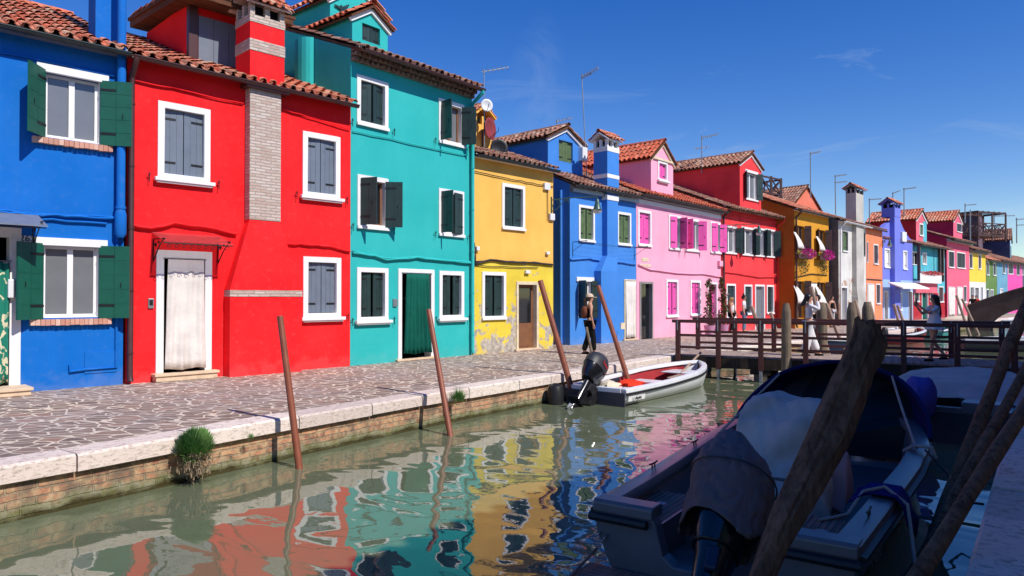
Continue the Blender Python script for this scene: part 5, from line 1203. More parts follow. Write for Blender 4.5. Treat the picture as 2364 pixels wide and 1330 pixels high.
def blob(name, label, cat, at, size, mat, rz=0, seed=0, parent=None, wr=.18, fl=.0, nn=20):
    random.seed(seed); b = MB(); kk = 10; ph = [random.uniform(0, 6) for _ in range(6)]
    rings = []
    for i in range(1, kk):
        t = math.pi*i/kk*.98; ring = []
        for j in range(nn):
            a = 2*math.pi*j/nn; w = 1+wr*math.sin(3*a+ph[0])*math.sin(t*2+ph[1])+wr*.6*math.sin(7*a+ph[2]+t*3)+wr*.3*math.sin(11*a+ph[3])
            ring.append((size[0]/2*math.sin(t)**.7*math.cos(a)*w, size[1]/2*math.sin(t)**.7*math.sin(a)*w, size[2]/2*(1-math.cos(t))*(1+wr*.5*math.sin(2*a+ph[4]))))
        rings.append(ring)
    b.loft(rings); o = b.build(name, mat, parent, smooth=True); o.location = at; o.rotation_euler = (0, 0, rz)
    if parent is None: tag(o, label, cat)
    return o
def inboat(r, x, y, z): 
    c, s_ = math.cos(r.rotation_euler.z), math.sin(r.rotation_euler.z); return (r.location.x+c*x-s_*y, r.location.y+s_*x+c*y, r.location.z+z)
blob('canvas_bag', 'crumpled cream canvas beside the outboard in the small white motorboat', 'canvas cover', inboat(r, .62, .05, .2), (.75, .38, .2), T['beige'], r.rotation_euler.z+.3, 4, wr=.25)
blob('life_jackets', 'bright orange red life jackets in the small white motorboat', 'life jackets', inboat(r, 1.55, .1, .16), (.85, .6, .17), T['orangecloth'], r.rotation_euler.z, 8, wr=.2)
a_ = V(inboat(r, 3.7, -.1, .3)); b_ = at_y(1628, 803, 19.9); b = MB(); d_ = (b_-a_); b.tube([V((0,0,0)), d_], .028, 8); b.hexa([(-.04,-.08,-.01)]*1 and [V(x) for x in ((-.03,-.06,-.01),(.03,-.06,-.01),(.03,.06,-.01),(-.03,.06,-.01),(-.45,-.55,-.03),(-.35,-.6,-.03),(-.3,-.5,-.03),(-.4,-.42,-.03))])
tag(b.build('oar', T['palepole']), 'pale wooden oar sticking out over the bow of the small white motorboat', 'oar'); bpy.data.objects['oar'].location = a_
b = MB(); b.loft([[(.14*math.cos(2*math.pi*j/12)*k_, .14*math.sin(2*math.pi*j/12)*k_, z) for j in range(12)] for z, k_ in ((-.16, .5), (-.1, .95), (.12, 1), (.2, .8), (.24, .3))])
o = b.build('fender', T['rubber'], smooth=True); o.location = at_y(1283, 918, 14.4); o.scale = (1.2, 1.2, 1.2); tag(o, 'black rubber fender against the quay wall at the stern of the small white boat', 'fender')
# --- big grey motorboat in the foreground, in shade
f1 = V((.565, .825)); R1 = boat_root((1.475, 5.25), f1, 'large grey motorboat with a navy hood moored in shade in the foreground')
st = [(0, .965, .50), (.8, 1.0, .50), (1.6, 1.04, .51), (2.6, 1.09, .53), (3.6, 1.10, .56), (4.4, 1.0, .60), (5.0, .82, .64), (5.5, .58, .68), (5.9, .33, .72), (6.2, .06, .76)]
hull(R1, st, 'gelhull', 'gelgrey', 'gelgrey', th=.10, floor=.12, capw=.17, keel=-.35, transom=1, flare=.86, rubw=.04)
b = MB(); P = [(-.965, .50), (-.95, .3), (-.83, .02), (-.1, -.3), (.1, -.3), (.83, .02), (.95, .3), (.965, .50), (.48, .50), (.44, .40), (.38, .18), (.30, .12), (-.30, .12), (-.38, .18), (-.44, .40), (-.48, .50)]
b.loft([[(-.03, y, z) for y, z in P], [(.10, y, z) for y, z in P]]); b.build('transom', T['gelgrey'], R1, smooth=False, bevel=.012)
for sg in (-1, 1):
    b = MB(); b.loft([[(x, sg*y, z) for (x, z) in ((-.05, .44), (-.05, .515), (-.02, .535), (.14, .535), (.16, .515), (.16, .44))] for y in (.46, .97)]); b.build('transom_cap', T['gelgrey'], R1, bevel=.01)
for sg in (-1, 1): b = MB(); b.tube([(-.06, sg*.50, .40), (-.06, sg*.99, .40)], .035, 8); b.build('bumper', T['rubber'], R1, smooth=True)
b = MB()
for sg in (-1, 1):
    b.box(.16, 1.0, *(sorted((sg*.46, sg*.86))), .36, .385, 0); b.box(.98, 1.0, *(sorted((sg*.46, sg*.86))), .1, .36, 1); b.box(.10, 1.0, *(sorted((sg*.44, sg*.46))), .1, .385, 1)
b.box(.58, .60, -.44, .44, .1, .40, 1); b.build('rear_deck', [T['teak'], T['gelgrey']], R1)
b = MB()
for sg in (-1, 1):
    for i in range(8): y0 = sg*(.475+i*.05); b.box(.165, .995, min(y0, y0+.009*sg), max(y0, y0+.009*sg), .3855, .388)
b.build('deck_seam', T['black'], R1)
for (x, y) in ((.6, .66), (.6, -.62)):
    b = MB(); b.loft([[(x+rr*math.cos(a*.524), y+rr*math.sin(a*.524), z) for a in range(12)] for rr, z in ((.05, .386), (.045, .394))]); b.build('deck_fitting', T['metalgrey'], R1)
b = MB(); b.box(1.0, 4.2, -.9, .9, .13, .15); b.build('cockpit_floor', T['gelhull'], R1)
b = MB()                                              # slatted swim platform
for i in range(6): b.box(-.45+i*.065, -.395+i*.065, .35, .98, .0, .03)
b.bar((-.47, .40, -.015), (0, .40, -.015), .03, .03); b.bar((-.47, .93, -.015), (0, .93, -.015), .03, .03); b.tube([(-.46, .96, .03), (-.2, .96, .08), (0, .96, .12)], .012, 6); b.build('swim_platform', T['teak'], R1)
b = MB(); b.ball((-.05, -.62, .20), .055, sq=(.5, 1, 1), n=12, k=8); b.build('stern_light', T['whiteplastic'], R1, smooth=True)
for y in (.88, -.85):
    b = MB(); b.tube([(-.035, y-.03, .27), (-.07, y-.03, .25), (-.075, y, .20), (-.07, y+.03, .25), (-.035, y+.03, .27)], .008, 6); b.build('tow_eye', T['metalgrey'], R1)
for (x, y, z) in ((1.2, .985, .545), (2.35, 1.0, .56), (.7, -.93, .545)):
    b = MB(); b.tube([(x-.09, y, z+.035), (x-.05, y, z+.03), (x+.05, y, z+.03), (x+.09, y, z+.035)], .009, 6); b.tube([(x-.03, y, z-.01), (x-.03, y, z+.03)], .008, 6); b.tube([(x+.03, y, z-.01), (x+.03, y, z+.03)], .008, 6); b.build('cleat', T['black'], R1)
txt('V 10721', 'registration', .13, T['gelgrey'], R1, Matrix.Translation((.55, -1.0, .30)) @ Matrix.Rotation(rad(-2.3), 4, 'Z') @ Matrix.Rotation(rad(86), 4, 'X'))
# console and seat under the pale tarpaulin
def drape(name, parent, prof, hw, mat, base=.14, label=None, seed=3, edge=.2, wr=.02, taper=0, nx=46, ny=40):
    """tarpaulin over something: prof = [(x, z)] ridge profile along the boat, hw = half width"""
    random.seed(seed); ph = [random.uniform(0, 6) for _ in range(8)]; b = MB(); rows = []
    xs = [p[0] for p in prof]
    def zt(x):
        for (x0, z0), (x1, z1) in zip(prof, prof[1:]):
            if x0 <= x <= x1: q = (x-x0)/(x1-x0); q = q*q*(3-2*q)*.5+q*.5; return z0+(z1-z0)*q
        return prof[-1][1]
    for i in range(nx+1):
        x = xs[0]+(xs[-1]-xs[0])*i/nx; row = []; Z = zt(x)
        for j in range(ny+1):
            v = -1+2*j/ny; a = abs(v); flat = 1-edge
            if a < flat: y = v/flat*hw(x)*.86; z = Z-.035*(a/flat)**2
            else:
                q = (a-flat)/edge; y = math.copysign(hw(x)*(.86+.14*math.sin(q*math.pi/2)), v); z = Z-.035-(Z-base-.035)*q**1.15
            y += wr*.8*math.sin(x*7+ph[0]+z*5)*a; z += wr*math.sin(x*9+y*6+ph[1])*.5+wr*.5*math.sin(y*14+x*4+ph[2])+wr*.35*math.sin(x*23+y*19+ph[3])+wr*.25*abs(math.sin(x*13-y*21+ph[5])); xx = x+wr*math.sin(y*8+z*9+ph[4])
            row.append((xx, y, z))
        rows.append(row)
    b.loft(rows, False, False); o = b.build(name, mat, parent, smooth=True); m_ = o.modifiers.new('thickness', 'SOLIDIFY'); m_.thickness = .006; m_ = o.modifiers.new('sub', 'SUBSURF'); m_.levels = 1; m_.render_levels = 1
    return o
o = drape('console_cover', R1, [(1.45, .15), (1.5, .42), (1.75, .62), (1.95, .95), (2.2, 1.15), (2.5, 1.14), (2.6, .9), (2.64, .15)], lambda x: .46+.10*max(0, (2.2-x)), T['tarp'], edge=.26, wr=.036, nx=70, ny=60)
b = MB(); b.box(1.6, 2.5, -.3, .3, .15, .5); b.build('console', T['gelgrey'], R1)
o = drape('towel', R1, [(1.75, .25), (1.78, .62), (2.0, .78), (2.05, .30)], lambda x: .10, cloth('dusty pink towel', (190, 150, 152), .8), edge=.5, wr=.03, base=.3, nx=20, ny=20); o.location = (0, -.50, -.02)
# navy hood from the tilted hoop to the bow
def hoop(t): # t 0 front opening .. 1 bow
    rows = []; n = 22
    for j in range(n+1):
        a = math.pi*j/n; s_ = math.sin(a); c = math.cos(a)
        foot = 4.05+t*(6.1-4.05); apex = 5.1+t*(6.2-5.1); hb = 1.02*(1-t)**.55+.06; zf = .57+.18*t; za = 1.30-.45*t**1.3
        rows.append((foot+(apex-foot)*s_**.9, math.copysign(abs(c)**.95, c)*hb, zf+(za-zf)*s_**1.05+.008*math.sin(9*a+5*t)))
    return rows
b = MB(); b.loft([hoop(t) for t in (0, .06, .15, .3, .5, .7, .85, 1)], False, False); o = b.build('hood', T['navycloth'], R1, smooth=True); m_ = o.modifiers.new('thickness', 'SOLIDIFY'); m_.thickness = .012
b = MB(); hs_ = hoop(.35); b.face(hs_+[(hs_[-1][0], hs_[-1][1]*.93, .14), (hs_[0][0], hs_[0][1]*.93, .14)]); b.build('hood_shade', T['hood_dark'], o)  # added black sheet across the hood; its colour paints the inner shade
b = MB(); b.tube([V(p)+V((-.02, 0, -.01)) for p in hoop(0)], .028, 8); b.build('hood_hem', T['navycloth'], o, smooth=True)
hp = hoop(0)[15]
b = MB(); q = V((3.25, -1.02, .60)); P = [V(hp).lerp(q, i/8)+V((0, 0, -.04*math.sin(math.pi*i/8))) for i in range(9)]; b.tube(P, .014, 6)
for i in range(3): b.tube([q+V((.03*i-.04, .12, -.04)), q+V((.03*i-.04, .02, .03)), q+V((.03*i-.04, -.14, .02)), q+V((.03*i-.04, -.17, -.08))], .014, 6)
b.build('hood_rope', T['rope'], R1, smooth=True); b = MB(); hp2 = hoop(0)[6]; b.tube([V(hp2), V((3.0, .95, .58))], .014, 6); b.build('hood_rope', T['rope'], R1, smooth=True)
# outboard under its grey cover, tilted
M1 = Matrix.Translation((.02, 0, .40))
ax = V((-.73, 0, -.68)); wv = V((-.68, 0, .73)); uv_ = V((0, 1, 0)); A_ = V((.60, -.06, 1.03))
def rg(s_, a, c, sh=0, n=24, wr=0, ph=0):
    return [A_+uv_*.10*max(0, 1-s_/.45)+ax*s_+wv*(a*math.sin(2*math.pi*j/n)+sh)+uv_*(c*math.copysign(abs(math.cos(2*math.pi*j/n))**.8, math.cos(2*math.pi*j/n)))+ax*(wr*math.sin(3*2*math.pi*j/n+ph)) for j in range(n)]
b = MB(); b.loft([rg(-.04, .03, .05), rg(.0, .07, .09), rg(.08, .13, .14), rg(.2, .22, .22), rg(.33, .28, .30), rg(.48, .30, .31, -.005), rg(.6, .28, .295, -.01, wr=.01), rg(.74, .27, .29, -.015, wr=.03), rg(.88, .28, .30, -.02, wr=.07, ph=1.0)], False)
b.face(rg(-.04, .03, .05)); mc = b.build('motor_cover', T['canvasgrey'], R1, smooth=True); m_ = mc.modifiers.new('thickness', 'SOLIDIFY'); m_.thickness = .008
tx = bpy.data.textures.new('folds', 'CLOUDS'); tx.noise_scale = .11; m_ = mc.modifiers.new('sub', 'SUBSURF'); m_.levels = m_.render_levels = 2; m_ = mc.modifiers.new('folds', 'DISPLACE'); m_.texture = tx; m_.strength = .085; m_.mid_level = .5
b = MB(); pp = rg(.42, .31, .318); b.tube(pp+[pp[0]], .006, 6); b.build('cover_cord', T['black'], mc)
b = MB(); b.loft([rg(.3, .22, .2), rg(.6, .24, .21), rg(.8, .235, .2), rg(.95, .21, .17, -.01), rg(1.1, .17, .13, -.02), rg(1.3, .15, .11, -.03), rg(1.55, .14, .09, -.04)]); ml_ = b.build('motor_leg', T['motor'], R1, smooth=True)
b = MB(); pp = rg(1.02, .20, .16); b.tube(pp+[pp[0]], .008, 6); b.build('cowl_seam', T['black'], ml_)
b = MB(); b.hexa([A_+ax*s_+wv*w_+uv_*y_ for s_, w_, y_ in ((1.06, .17, -.10), (1.06, .17, .0), (1.24, .15, .0), (1.24, .15, -.10), (1.08, .205, -.09), (1.08, .205, -.01), (1.22, .18, -.01), (1.22, .18, -.09))]); b.build('tilt_bracket', T['navyhull'], ml_, bevel=.01)
# blue rag and mooring lines on the right gunwale
b = MB(); rows = []
for i in range(9):
    x = 1.25+.42*i/8; rows.append([(x+.02*math.sin(j*2+i), -y, z+.015*math.sin(i*1.7+j)) for j, (y, z) in enumerate([(.70, .47), (.82, .55), (.95, .565), (1.05, .56), (1.10, .50), (1.13, .38), (1.17, .25+.05*math.sin(i))])])
b.loft(rows, False, False); o = b.build('blue_rag', T['bluecloth'], smooth=True); m_ = o.modifiers.new('thickness', 'SOLIDIFY'); m_.thickness = .01; o.location = R1.location; o.rotation_euler = R1.rotation_euler; tag(o, 'royal blue rag hung over the right gunwale of the grey motorboat under the mooring line', 'rag')
def wire(name, label, cat, pts, rr, mat, frame=None):
    b = MB(); b.tube(pts, rr, 7); o = b.build(name, mat, smooth=True)
    if frame: o.location = frame.location; o.rotation_euler = frame.rotation_euler
    return tag(o, label, cat)
wire('mooring_line', 'pale mooring line trailing over the rear deck and blue rag of the grey motorboat', 'rope', [(.85, -.55, .395), (.95, -.62, .40), (1.1, -.72, .41), (1.35, -.80, .55), (1.4, -.95, .60), (1.32, -1.12, .5), (1.15, -1.16, .35), (.95, -1.2, .2), (.8, -1.24, .1)], .014, T['rope'], R1)
wire('mooring_line', 'green sleeved mooring line hanging from the grey motorboat towards the near quay', 'rope', [(.8, -1.24, .1), (.65, -1.3, .0), (.5, -1.38, .0), (.42, -1.5, .2), (.4, -1.75, .54)], .018, T['greenrope'], R1)
wire('mooring_line', 'dark mooring line from the hood rope knot to the leaning quay pole', 'rope', [(3.2, -1.1, .60), (2.95, -1.3, .45), (2.7, -1.42, .25), (2.5, -1.6, .30)], .012, T['cable'], R1)
# foreground log and the leaning poles at the near quay
pts = [(2001,748,3.9),(2006,785,3.88),(1979,851,3.84),(1951,917,3.8),(1912,1006,3.74),(1857,1117,3.66),(1822,1184,3.6),(1792,1250,3.55),(1760,1330,3.5)]; rr_ = [30, 39, 37, 40, 42, 40, 37, 32, 29]
P = [at_y(x, y, Y) for x, y, Y in pts]; Rr = [k*p.y/FPX*.98 for k, p in zip(rr_, P)]
d_ = (P[-1]-P[-2]).normalized(); k_ = (WZ-.8-P[-1].z)/d_.z; P.append(P[-1]+d_*k_*.5); Rr.append(.065); P.append(P[-2]+d_*k_); Rr.append(.07)
# resample, add knots and furrows
b = MB(); rings = []; random.seed(21); m_n = 40; seg = []
for i in range(len(P)-1):
    for j in range(6): seg.append((P[i].lerp(P[i+1], j/6), Rr[i]+(Rr[i+1]-Rr[i])*j/6))
seg.append((P[-1], Rr[-1])); ax2 = (P[0]-P[-1]).normalized(); ua = ax2.cross(V((0,1,0))).normalized(); ub = ax2.cross(ua).normalized()
for i, (p, r_) in enumerate(seg):
    ring = []
    for j in range(m_n):
        a = 2*math.pi*j/m_n; w = 1+.06*math.sin(2*a+i*.12)+.045*math.sin(5*a+i*.22+1)+.04*math.sin(11*a+i*.10)+.03*math.sin(17*a-i*.12)+random.uniform(-.02, .02)
        g_ = .0
        for (ki, ka, kr) in ((9, 2.2, .16), (17, 4.6, -.2), (24, 1.9, .2), (31, 4.0, .14)): g_ += kr*math.exp(-((i-ki)/2.2)**2-(math.remainder(a-ka, 2*math.pi)/.4)**2)
        ring.append(p+(ua*math.cos(a)+ub*math.sin(a))*r_*(w+g_)+(ax2*random.uniform(-.03, .02) if i == 0 else V((0,0,0))))
    rings.append(ring)
b.loft(rings); T['log'] = wood('rough dark brown log', (132, 98, 76), .3, sc=(16, 16, 1.6), bump=1.0, k=.95)
tag(b.build('log_post', T['log'], smooth=True), 'thick rough brown log leaning across the foreground motorboat', 'wooden post')
def npole(a, c, r, label, wob=.012): 
    p0 = at_y(*a); p1 = at_y(*c); d = p1-p0; q0 = p0+d*((WZ-p0.z)/d.z); q1 = p1+d*.9; pole(q0, q1, r, T['log'], label, 'rough poles leaning at the near quay', wob=wob, cat='wooden pole', name='leaning_pole')
npole((2134, 1312, 4.3), (2364, 940, 5.3), .050, 'nearest rough grey pole leaning from the water over the near quay edge')
npole((2215, 1130, 5.9), (2364, 855, 6.6), .045, 'middle rough pole leaning behind the nearest one at the near quay')
npole((2178, 1185, 6.2), (2350, 750, 7.0), .058, 'farthest and thickest rough pole leaning up at the right edge')
# --- second boat under a pale tarpaulin, behind the hood
f3 = V((.62, .785)); p = at_z(2165, 1010, WZ); R2 = boat_root((6.35, 10.6), f3, 'moored boat under a pale tarpaulin between the navy hood and the footbridge')
st = stations(4.6, 1.9, .50, .72, 12, .5); hull(R2, st, 'gelhull', 'gel', 'gelgrey', floor=.15, capw=.1)
drape('boat_cover', R2, [(.55, .60), (1.2, .78), (2.6, .82), (3.8, .80), (4.45, .78)], lambda x: 1.0*max(.12, (1-max(0, (x-2.4)/2.2)**2)**.6), T['tarp'], edge=.3, wr=.012, base=.52)
blob('motor_cover', None, None, (-.15, .25, .35), (.55, .45, .62), T['lilaccloth'], 0, 5, parent=R2, wr=.07)
b = MB(); b.box(-.02, .5, -.75, -.25, .45, .62); b.build('stern_box', T['gelgrey'], R2, bevel=.02)
b = MB(); b.ball((1.0, -1.15, .25), .15, sq=(1, .9, 1.4), n=12, k=8); b.build('fender', T['bluecloth'], R2, smooth=True)
# --- boats beyond the footbridge
def far_boat(px, py, f, L, B, outer, inner, label, h=.45, bow=.65, cover=None, extra=None):
    p = at_z(px, py, WZ); r = boat_root((p.x, p.y), f, label, 'boats moored beyond the footbridge', 'moored_boat'); st = stations(L, B, h, bow, 10, .5); hull(r, st, outer, inner, 'gel', floor=.12, capw=.1)
    if cover: drape('boat_cover', r, [(.1, h+.05), (L*.3, h+.3), (L*.7, h+.32), (L*.92, bow+.05)], lambda x: B/2*max(.15, (1-max(0, (x-L*.5)/(L*.5))**2)**.6), T[cover], edge=.3, base=h, nx=20, ny=16)
    else:
        b = MB(); b.box(L*.25, L*.32, -B*.4, B*.4, h-.15, h-.1); b.box(L*.55, L*.62, -B*.42, B*.42, h-.15, h-.1); b.build('bench', T['beam'], r)
        blob('small_motor', None, None, (-.15, 0, .25), (.35, .28, .55), T['rubber'], 0, 2, parent=r, wr=.05)
    return r
fd = V((.67, .74))
far_boat(1962, 806, -fd, 4.6, 1.6, 'navyhull', 'teak', 'navy hulled open boat with a white rim, beyond the footbridge at the left quay')
far_boat(2045, 795, fd, 5.4, 1.9, 'redpaint', 'redpaint', 'long red and white boat moored beyond the footbridge')
far_boat(2140, 782, fd, 5.2, 1.7, 'teal_paint', 'beam', 'sea green open boat beyond the footbridge behind the girl')
far_boat(2035, 768, fd, 5.0, 1.8, 'gel', 'gel', 'white boat under a pale cover beyond the footbridge', cover='tarp')
far_boat(2205, 756, fd, 5.2, 1.9, 'gel', 'gel', 'white boat with a cream cover close to the stone bridge', cover='beige')
far_boat(2300, 752, V((.8, -.1)), 5.2, 1.9, 'gel', 'gel', 'white open boat under the stone arch bridge')
far_boat(2215, 806, V((.9, -.3)), 5.0, 1.9, 'gelhull', 'gelgrey', 'grey hulled boat in shade beyond the right end of the footbridge')
# ---------------------------------------------------------------- people
T['skin'] = paint('skin', (206, 150, 122), .55, .04, 0, 8, k=.9); T['blackhair'] = paint('black hair', (18, 15, 16), .45, .15, .2, 30); T['blond'] = paint('blond hair', (190, 146, 92), .5, .15, .2, 30, k=.9); T['brownhair'] = paint('dark brown hair', (44, 28, 24), .45, .15, .2, 30)
T['blackcloth'] = cloth('black clothing', (20, 20, 22), .9); T['whitecloth'] = cloth('white clothing', (236, 234, 236), .9, var=.03); T['denim'] = cloth('light blue denim', (110, 136, 160), .85); T['cap'] = cloth('beige cap', (224, 200, 176), .9); T['lips'] = paint('lips', (170, 80, 80), .5, 0, 0); T['backpack'] = cloth('brown backpack', (120, 70, 54), .85); T['greycloth'] = cloth('light grey shirt', (196, 192, 196), .9)
def skin_mesh(name, nodes, edges, mat, parent, root='pelvis', sub=1):
    keys = list(nodes); idx = {k: i for i, k in enumerate(keys)}
    me = bpy.data.meshes.new(name); me.from_pydata([nodes[k][0] for k in keys], [(idx[a], idx[b]) for a, b in edges], []); me.materials.append(mat)
    o = bpy.data.objects.new(name, me); C.objects.link(o); o.parent = parent
    m = o.modifiers.new('skin', 'SKIN'); m.use_smooth_shade = True; m.branch_smoothing = .3
    sk = me.skin_vertices[0].data
    for k in keys:
        r = nodes[k][1]; sk[idx[k]].radius = r if isinstance(r, tuple) else (r, r); sk[idx[k]].use_root = (k == root)
    s_ = o.modifiers.new('sub', 'SUBSURF'); s_.levels = s_.render_levels = sub
    return o
def loftcloth(name, rings, mat, parent, n=20, folds=0, amp=0):
    """rings: (cx, cy, z, rx, ry)"""
    b = MB(); R_ = []
    for i, (cx, cy, z, rx, ry) in enumerate(rings):
        t = i/(len(rings)-1); R_.append([(cx+rx*math.cos(2*math.pi*j/n)*(1+amp*t*math.sin(folds*2*math.pi*j/n)), cy+ry*math.sin(2*math.pi*j/n)*(1+amp*t*math.sin(folds*2*math.pi*j/n)), z) for j in range(n)])
    b.loft(R_, False); o = b.build(name, mat, parent, smooth=True); m = o.modifiers.new('t', 'SOLIDIFY'); m.thickness = .008; m = o.modifiers.new('s', 'SUBSURF'); m.levels = m.render_levels = 1; return o
def person(label, loc, head, H=1.65, arms=None, legs=None, top='whitecloth', sleeves='short', bottom='denim', wide=1.0, hair='blackhair', hairkind='long', extras=(), group='people walking by the canal', lean=0, shoes='blackcloth', dress=None):
    """figure facing local +y; head = heading of +y in degrees from world +x"""
    s = H/1.70; r = empty('person', loc, rad(head-90), label, 'person', group)
    A = {'L': ((-.24, .02, 1.14), (-.25, .08, .88)), 'R': ((.24, .02, 1.14), (.25, .08, .88))}
    if arms: A.update(arms)
    Lg = {'L': ((-.10, .02, .50), (-.10, -.02, .09)), 'R': ((.10, .02, .50), (.10, -.02, .09))}
    if legs: Lg.update(legs)
    N = {'pelvis': ((0, 0, .96), (.135, .105)), 'waist': ((0, .0, 1.12), (.115, .085)), 'chest': ((0, .0, 1.30), (.14, .105)), 'collar': ((0, 0, 1.425), (.075, .06)), 'neck': ((0, .01, 1.49), .046), 'jaw': ((0, .035, 1.545), (.055, .062)), 'head': ((0, .02, 1.61), (.075, .088)), 'crown': ((0, .0, 1.665), (.055, .065)), 'nose': ((0, .115, 1.585), .012)}
    E = [('pelvis', 'waist'), ('waist', 'chest'), ('chest', 'collar'), ('collar', 'neck'), ('neck', 'jaw'), ('jaw', 'head'), ('head', 'crown'), ('head', 'nose')]
    for sd_, sg in (('L', -1), ('R', 1)):
        el, wr = A[sd_]; kn, an = Lg[sd_]; el, wr, kn, an = V(el), V(wr), V(kn), V(an); fd_ = (wr-el).normalized()
        N['sh'+sd_] = ((sg*.165, 0, 1.405), .05); N['el'+sd_] = (el, .036); N['wr'+sd_] = (wr, .024); pm = wr+fd_*.055; N['pa'+sd_] = (pm, (.034, .018))
        E += [('chest', 'sh'+sd_), ('sh'+sd_, 'el'+sd_), ('el'+sd_, 'wr'+sd_), ('wr'+sd_, 'pa'+sd_)]
        sidev = fd_.cross(V((0, 1, 0))); sidev = sidev.normalized() if sidev.length > .1 else V((1, 0, 0)); fw_ = sidev.cross(fd_)
        for k, (o_, ln) in enumerate(((-.027, .055), (-.009, .068), (.009, .065), (.027, .05))):
            N['f%d%s' % (k, sd_)] = (pm+fw_*o_+fd_*.035, .0095); N['g%d%s' % (k, sd_)] = (pm+fw_*o_*1.15+fd_*(.035+ln)+sidev*sg*(-.012), .0075); E += [('pa'+sd_, 'f%d%s' % (k, sd_)), ('f%d%s' % (k, sd_), 'g%d%s' % (k, sd_))]
        N['th'+sd_] = (pm+fw_*.045+fd_*.015, .009); E.append(('pa'+sd_, 'th'+sd_))
        N['hip'+sd_] = ((sg*.085, 0, .90), (.088, .09)); N['kn'+sd_] = (kn, .056); N['an'+sd_] = (an, .037); N['toe'+sd_] = (an+V((0, .15, -.055)), (.036, .025)); N['heel'+sd_] = (an+V((0, -.03, -.045)), .033)
        E += [('pelvis', 'hip'+sd_), ('hip'+sd_, 'kn'+sd_), ('kn'+sd_, 'an'+sd_), ('an'+sd_, 'toe'+sd_), ('an'+sd_, 'heel'+sd_)]
    S_ = lambda nodes: {k: (V(p)*s, (tuple(x*s for x in q) if isinstance(q, tuple) else q*s)) for k, (p, q) in nodes.items()}
    body = skin_mesh('body', S_(N), E, T['skin'], r)
    g = lambda keys, k, add=.0: S_({q: (N[q][0], tuple(x*k+add for x in N[q][1]) if isinstance(N[q][1], tuple) else N[q][1]*k+add) for q in keys})
    # top
    ks = ['pelvis', 'waist', 'chest', 'collar', 'shL', 'shR']; ed = [('pelvis', 'waist'), ('waist', 'chest'), ('chest', 'collar'), ('chest', 'shL'), ('chest', 'shR')]
    nn = g(ks, 1.06, .008)
    if sleeves == 'none': nn = g(['pelvis', 'waist', 'chest'], 1.05, .008); nn['up'] = (V((0, 0, 1.37))*s, (.10*s, .075*s)); ed = [('pelvis', 'waist'), ('waist', 'chest'), ('chest', 'up')]
    else:
        for sd_ in 'LR':
            a, b_ = V(N['sh'+sd_][0]), V(N['el'+sd_][0])
            nn['se'+sd_] = (a.lerp(b_, .75 if sleeves == 'short' else 1)*s, .058*s); ed.append(('sh'+sd_, 'se'+sd_))
            if sleeves == 'long': nn['sw'+sd_] = (V(N['wr'+sd_][0])*s, .045*s); ed.append(('se'+sd_, 'sw'+sd_))
    skin_mesh('top', nn, ed, T[top], r, root='pelvis')
    if dress:
        loftcloth('dress', [(0, 0, 1.22*s, .135*s, .105*s), (0, 0, 1.0*s, .19*s, .16*s), (0, 0, dress*s, .26*s, .22*s)], T[top], r, 24, 8, .06)
    if bottom and not dress:
        w = wide
        kk = {'pelvis': N['pelvis'], 'hipL': N['hipL'], 'hipR': N['hipR'], 'knL': N['knL'], 'knR': N['knR']}
        nn = S_({k: (p, tuple(x*1.08+.008 for x in q) if isinstance(q, tuple) else q*1.15*w) for k, (p, q) in kk.items()})
        ed = [('pelvis', 'hipL'), ('pelvis', 'hipR'), ('hipL', 'knL'), ('hipR', 'knR')]
        for sd_ in 'LR': nn['an'+sd_] = ((V(N['an'+sd_][0])+V((0, 0, .0)))*s, .052*w*w*s); ed.append(('kn'+sd_, 'an'+sd_))
        skin_mesh('trousers', nn, ed, T[bottom], r)
    for sd_ in 'LR':
        a = V(N['an'+sd_][0]); b = MB(); b.loft([[((a.x+xw*math.cos(2*math.pi*j/10))*s, (a.y+.055+yl*math.sin(2*math.pi*j/10))*s, (a.z+z)*s) for j in range(10)] for z, xw, yl in ((-.085, .045, .125), (-.06, .047, .128), (-.03, .038, .10))]); b.build('shoe', T[shoes], r, smooth=True)
    # face and hair
    b = MB()
    for x in (-.03, .03): b.ball((x*s, .098*s, 1.612*s), .011*s, n=6, k=4)
    b.build('eyes', T['blackhair'] if 'glasses' not in extras else T['rubber'], r)
    b = MB(); b.ball((0, .092*s, 1.552*s), .018*s, n=6, k=4, sq=(1, .5, .4)); b.build('mouth', T['lips'], r)
    if 'glasses' in extras:
        b = MB()
        for x in (-.034, .034): b.ball((x*s, .103*s, 1.612*s), .026*s, n=8, k=5, sq=(1, .35, .8))
        b.build('sunglasses', T['rubber'], r)
    hb = MB(); n = 16; rings = []
    if hairkind == 'long' or hairkind == 'wind':
        for (z, y, rx, ry) in ((1.715, -.005, .03, .035), (1.69, -.01, .075, .085), (1.64, -.02, .096, .10), (1.58, -.045, .098, .082), (1.50, -.07, .10, .065), (1.38, -.095, .105, .055), (1.22, -.115, .095, .045), (1.08, -.12, .05, .03)):
            if hairkind == 'wind' and z < 1.35: continue
            if hairkind == 'wind' and z < 1.6: rx *= .72; ry *= 1.0
            dx = (1.6-z)*.45 if (hairkind == 'wind' and z < 1.6) else 0
            rings.append([((rx*math.cos(2*math.pi*j/n)*(1+.06*math.sin(5*j)))*s, (y-dx+ry*math.sin(2*math.pi*j/n)*(1+.07*math.sin(3*j)))*s, z*s) for j in range(n)])
    else:
        for (z, y, rx, ry) in ((1.715, -.005, .03, .035), (1.69, -.01, .075, .085), (1.64, -.022, .09, .094), (1.58, -.04, .088, .075), (1.52, -.06, .06, .045)):
            rings.append([(rx*math.cos(2*math.pi*j/n)*s, (y+ry*math.sin(2*math.pi*j/n))*s, z*s) for j in range(n)])
        if hairkind == 'bun': hb.ball((0, -.02*s, 1.755*s), .05*s, n=10, k=7)
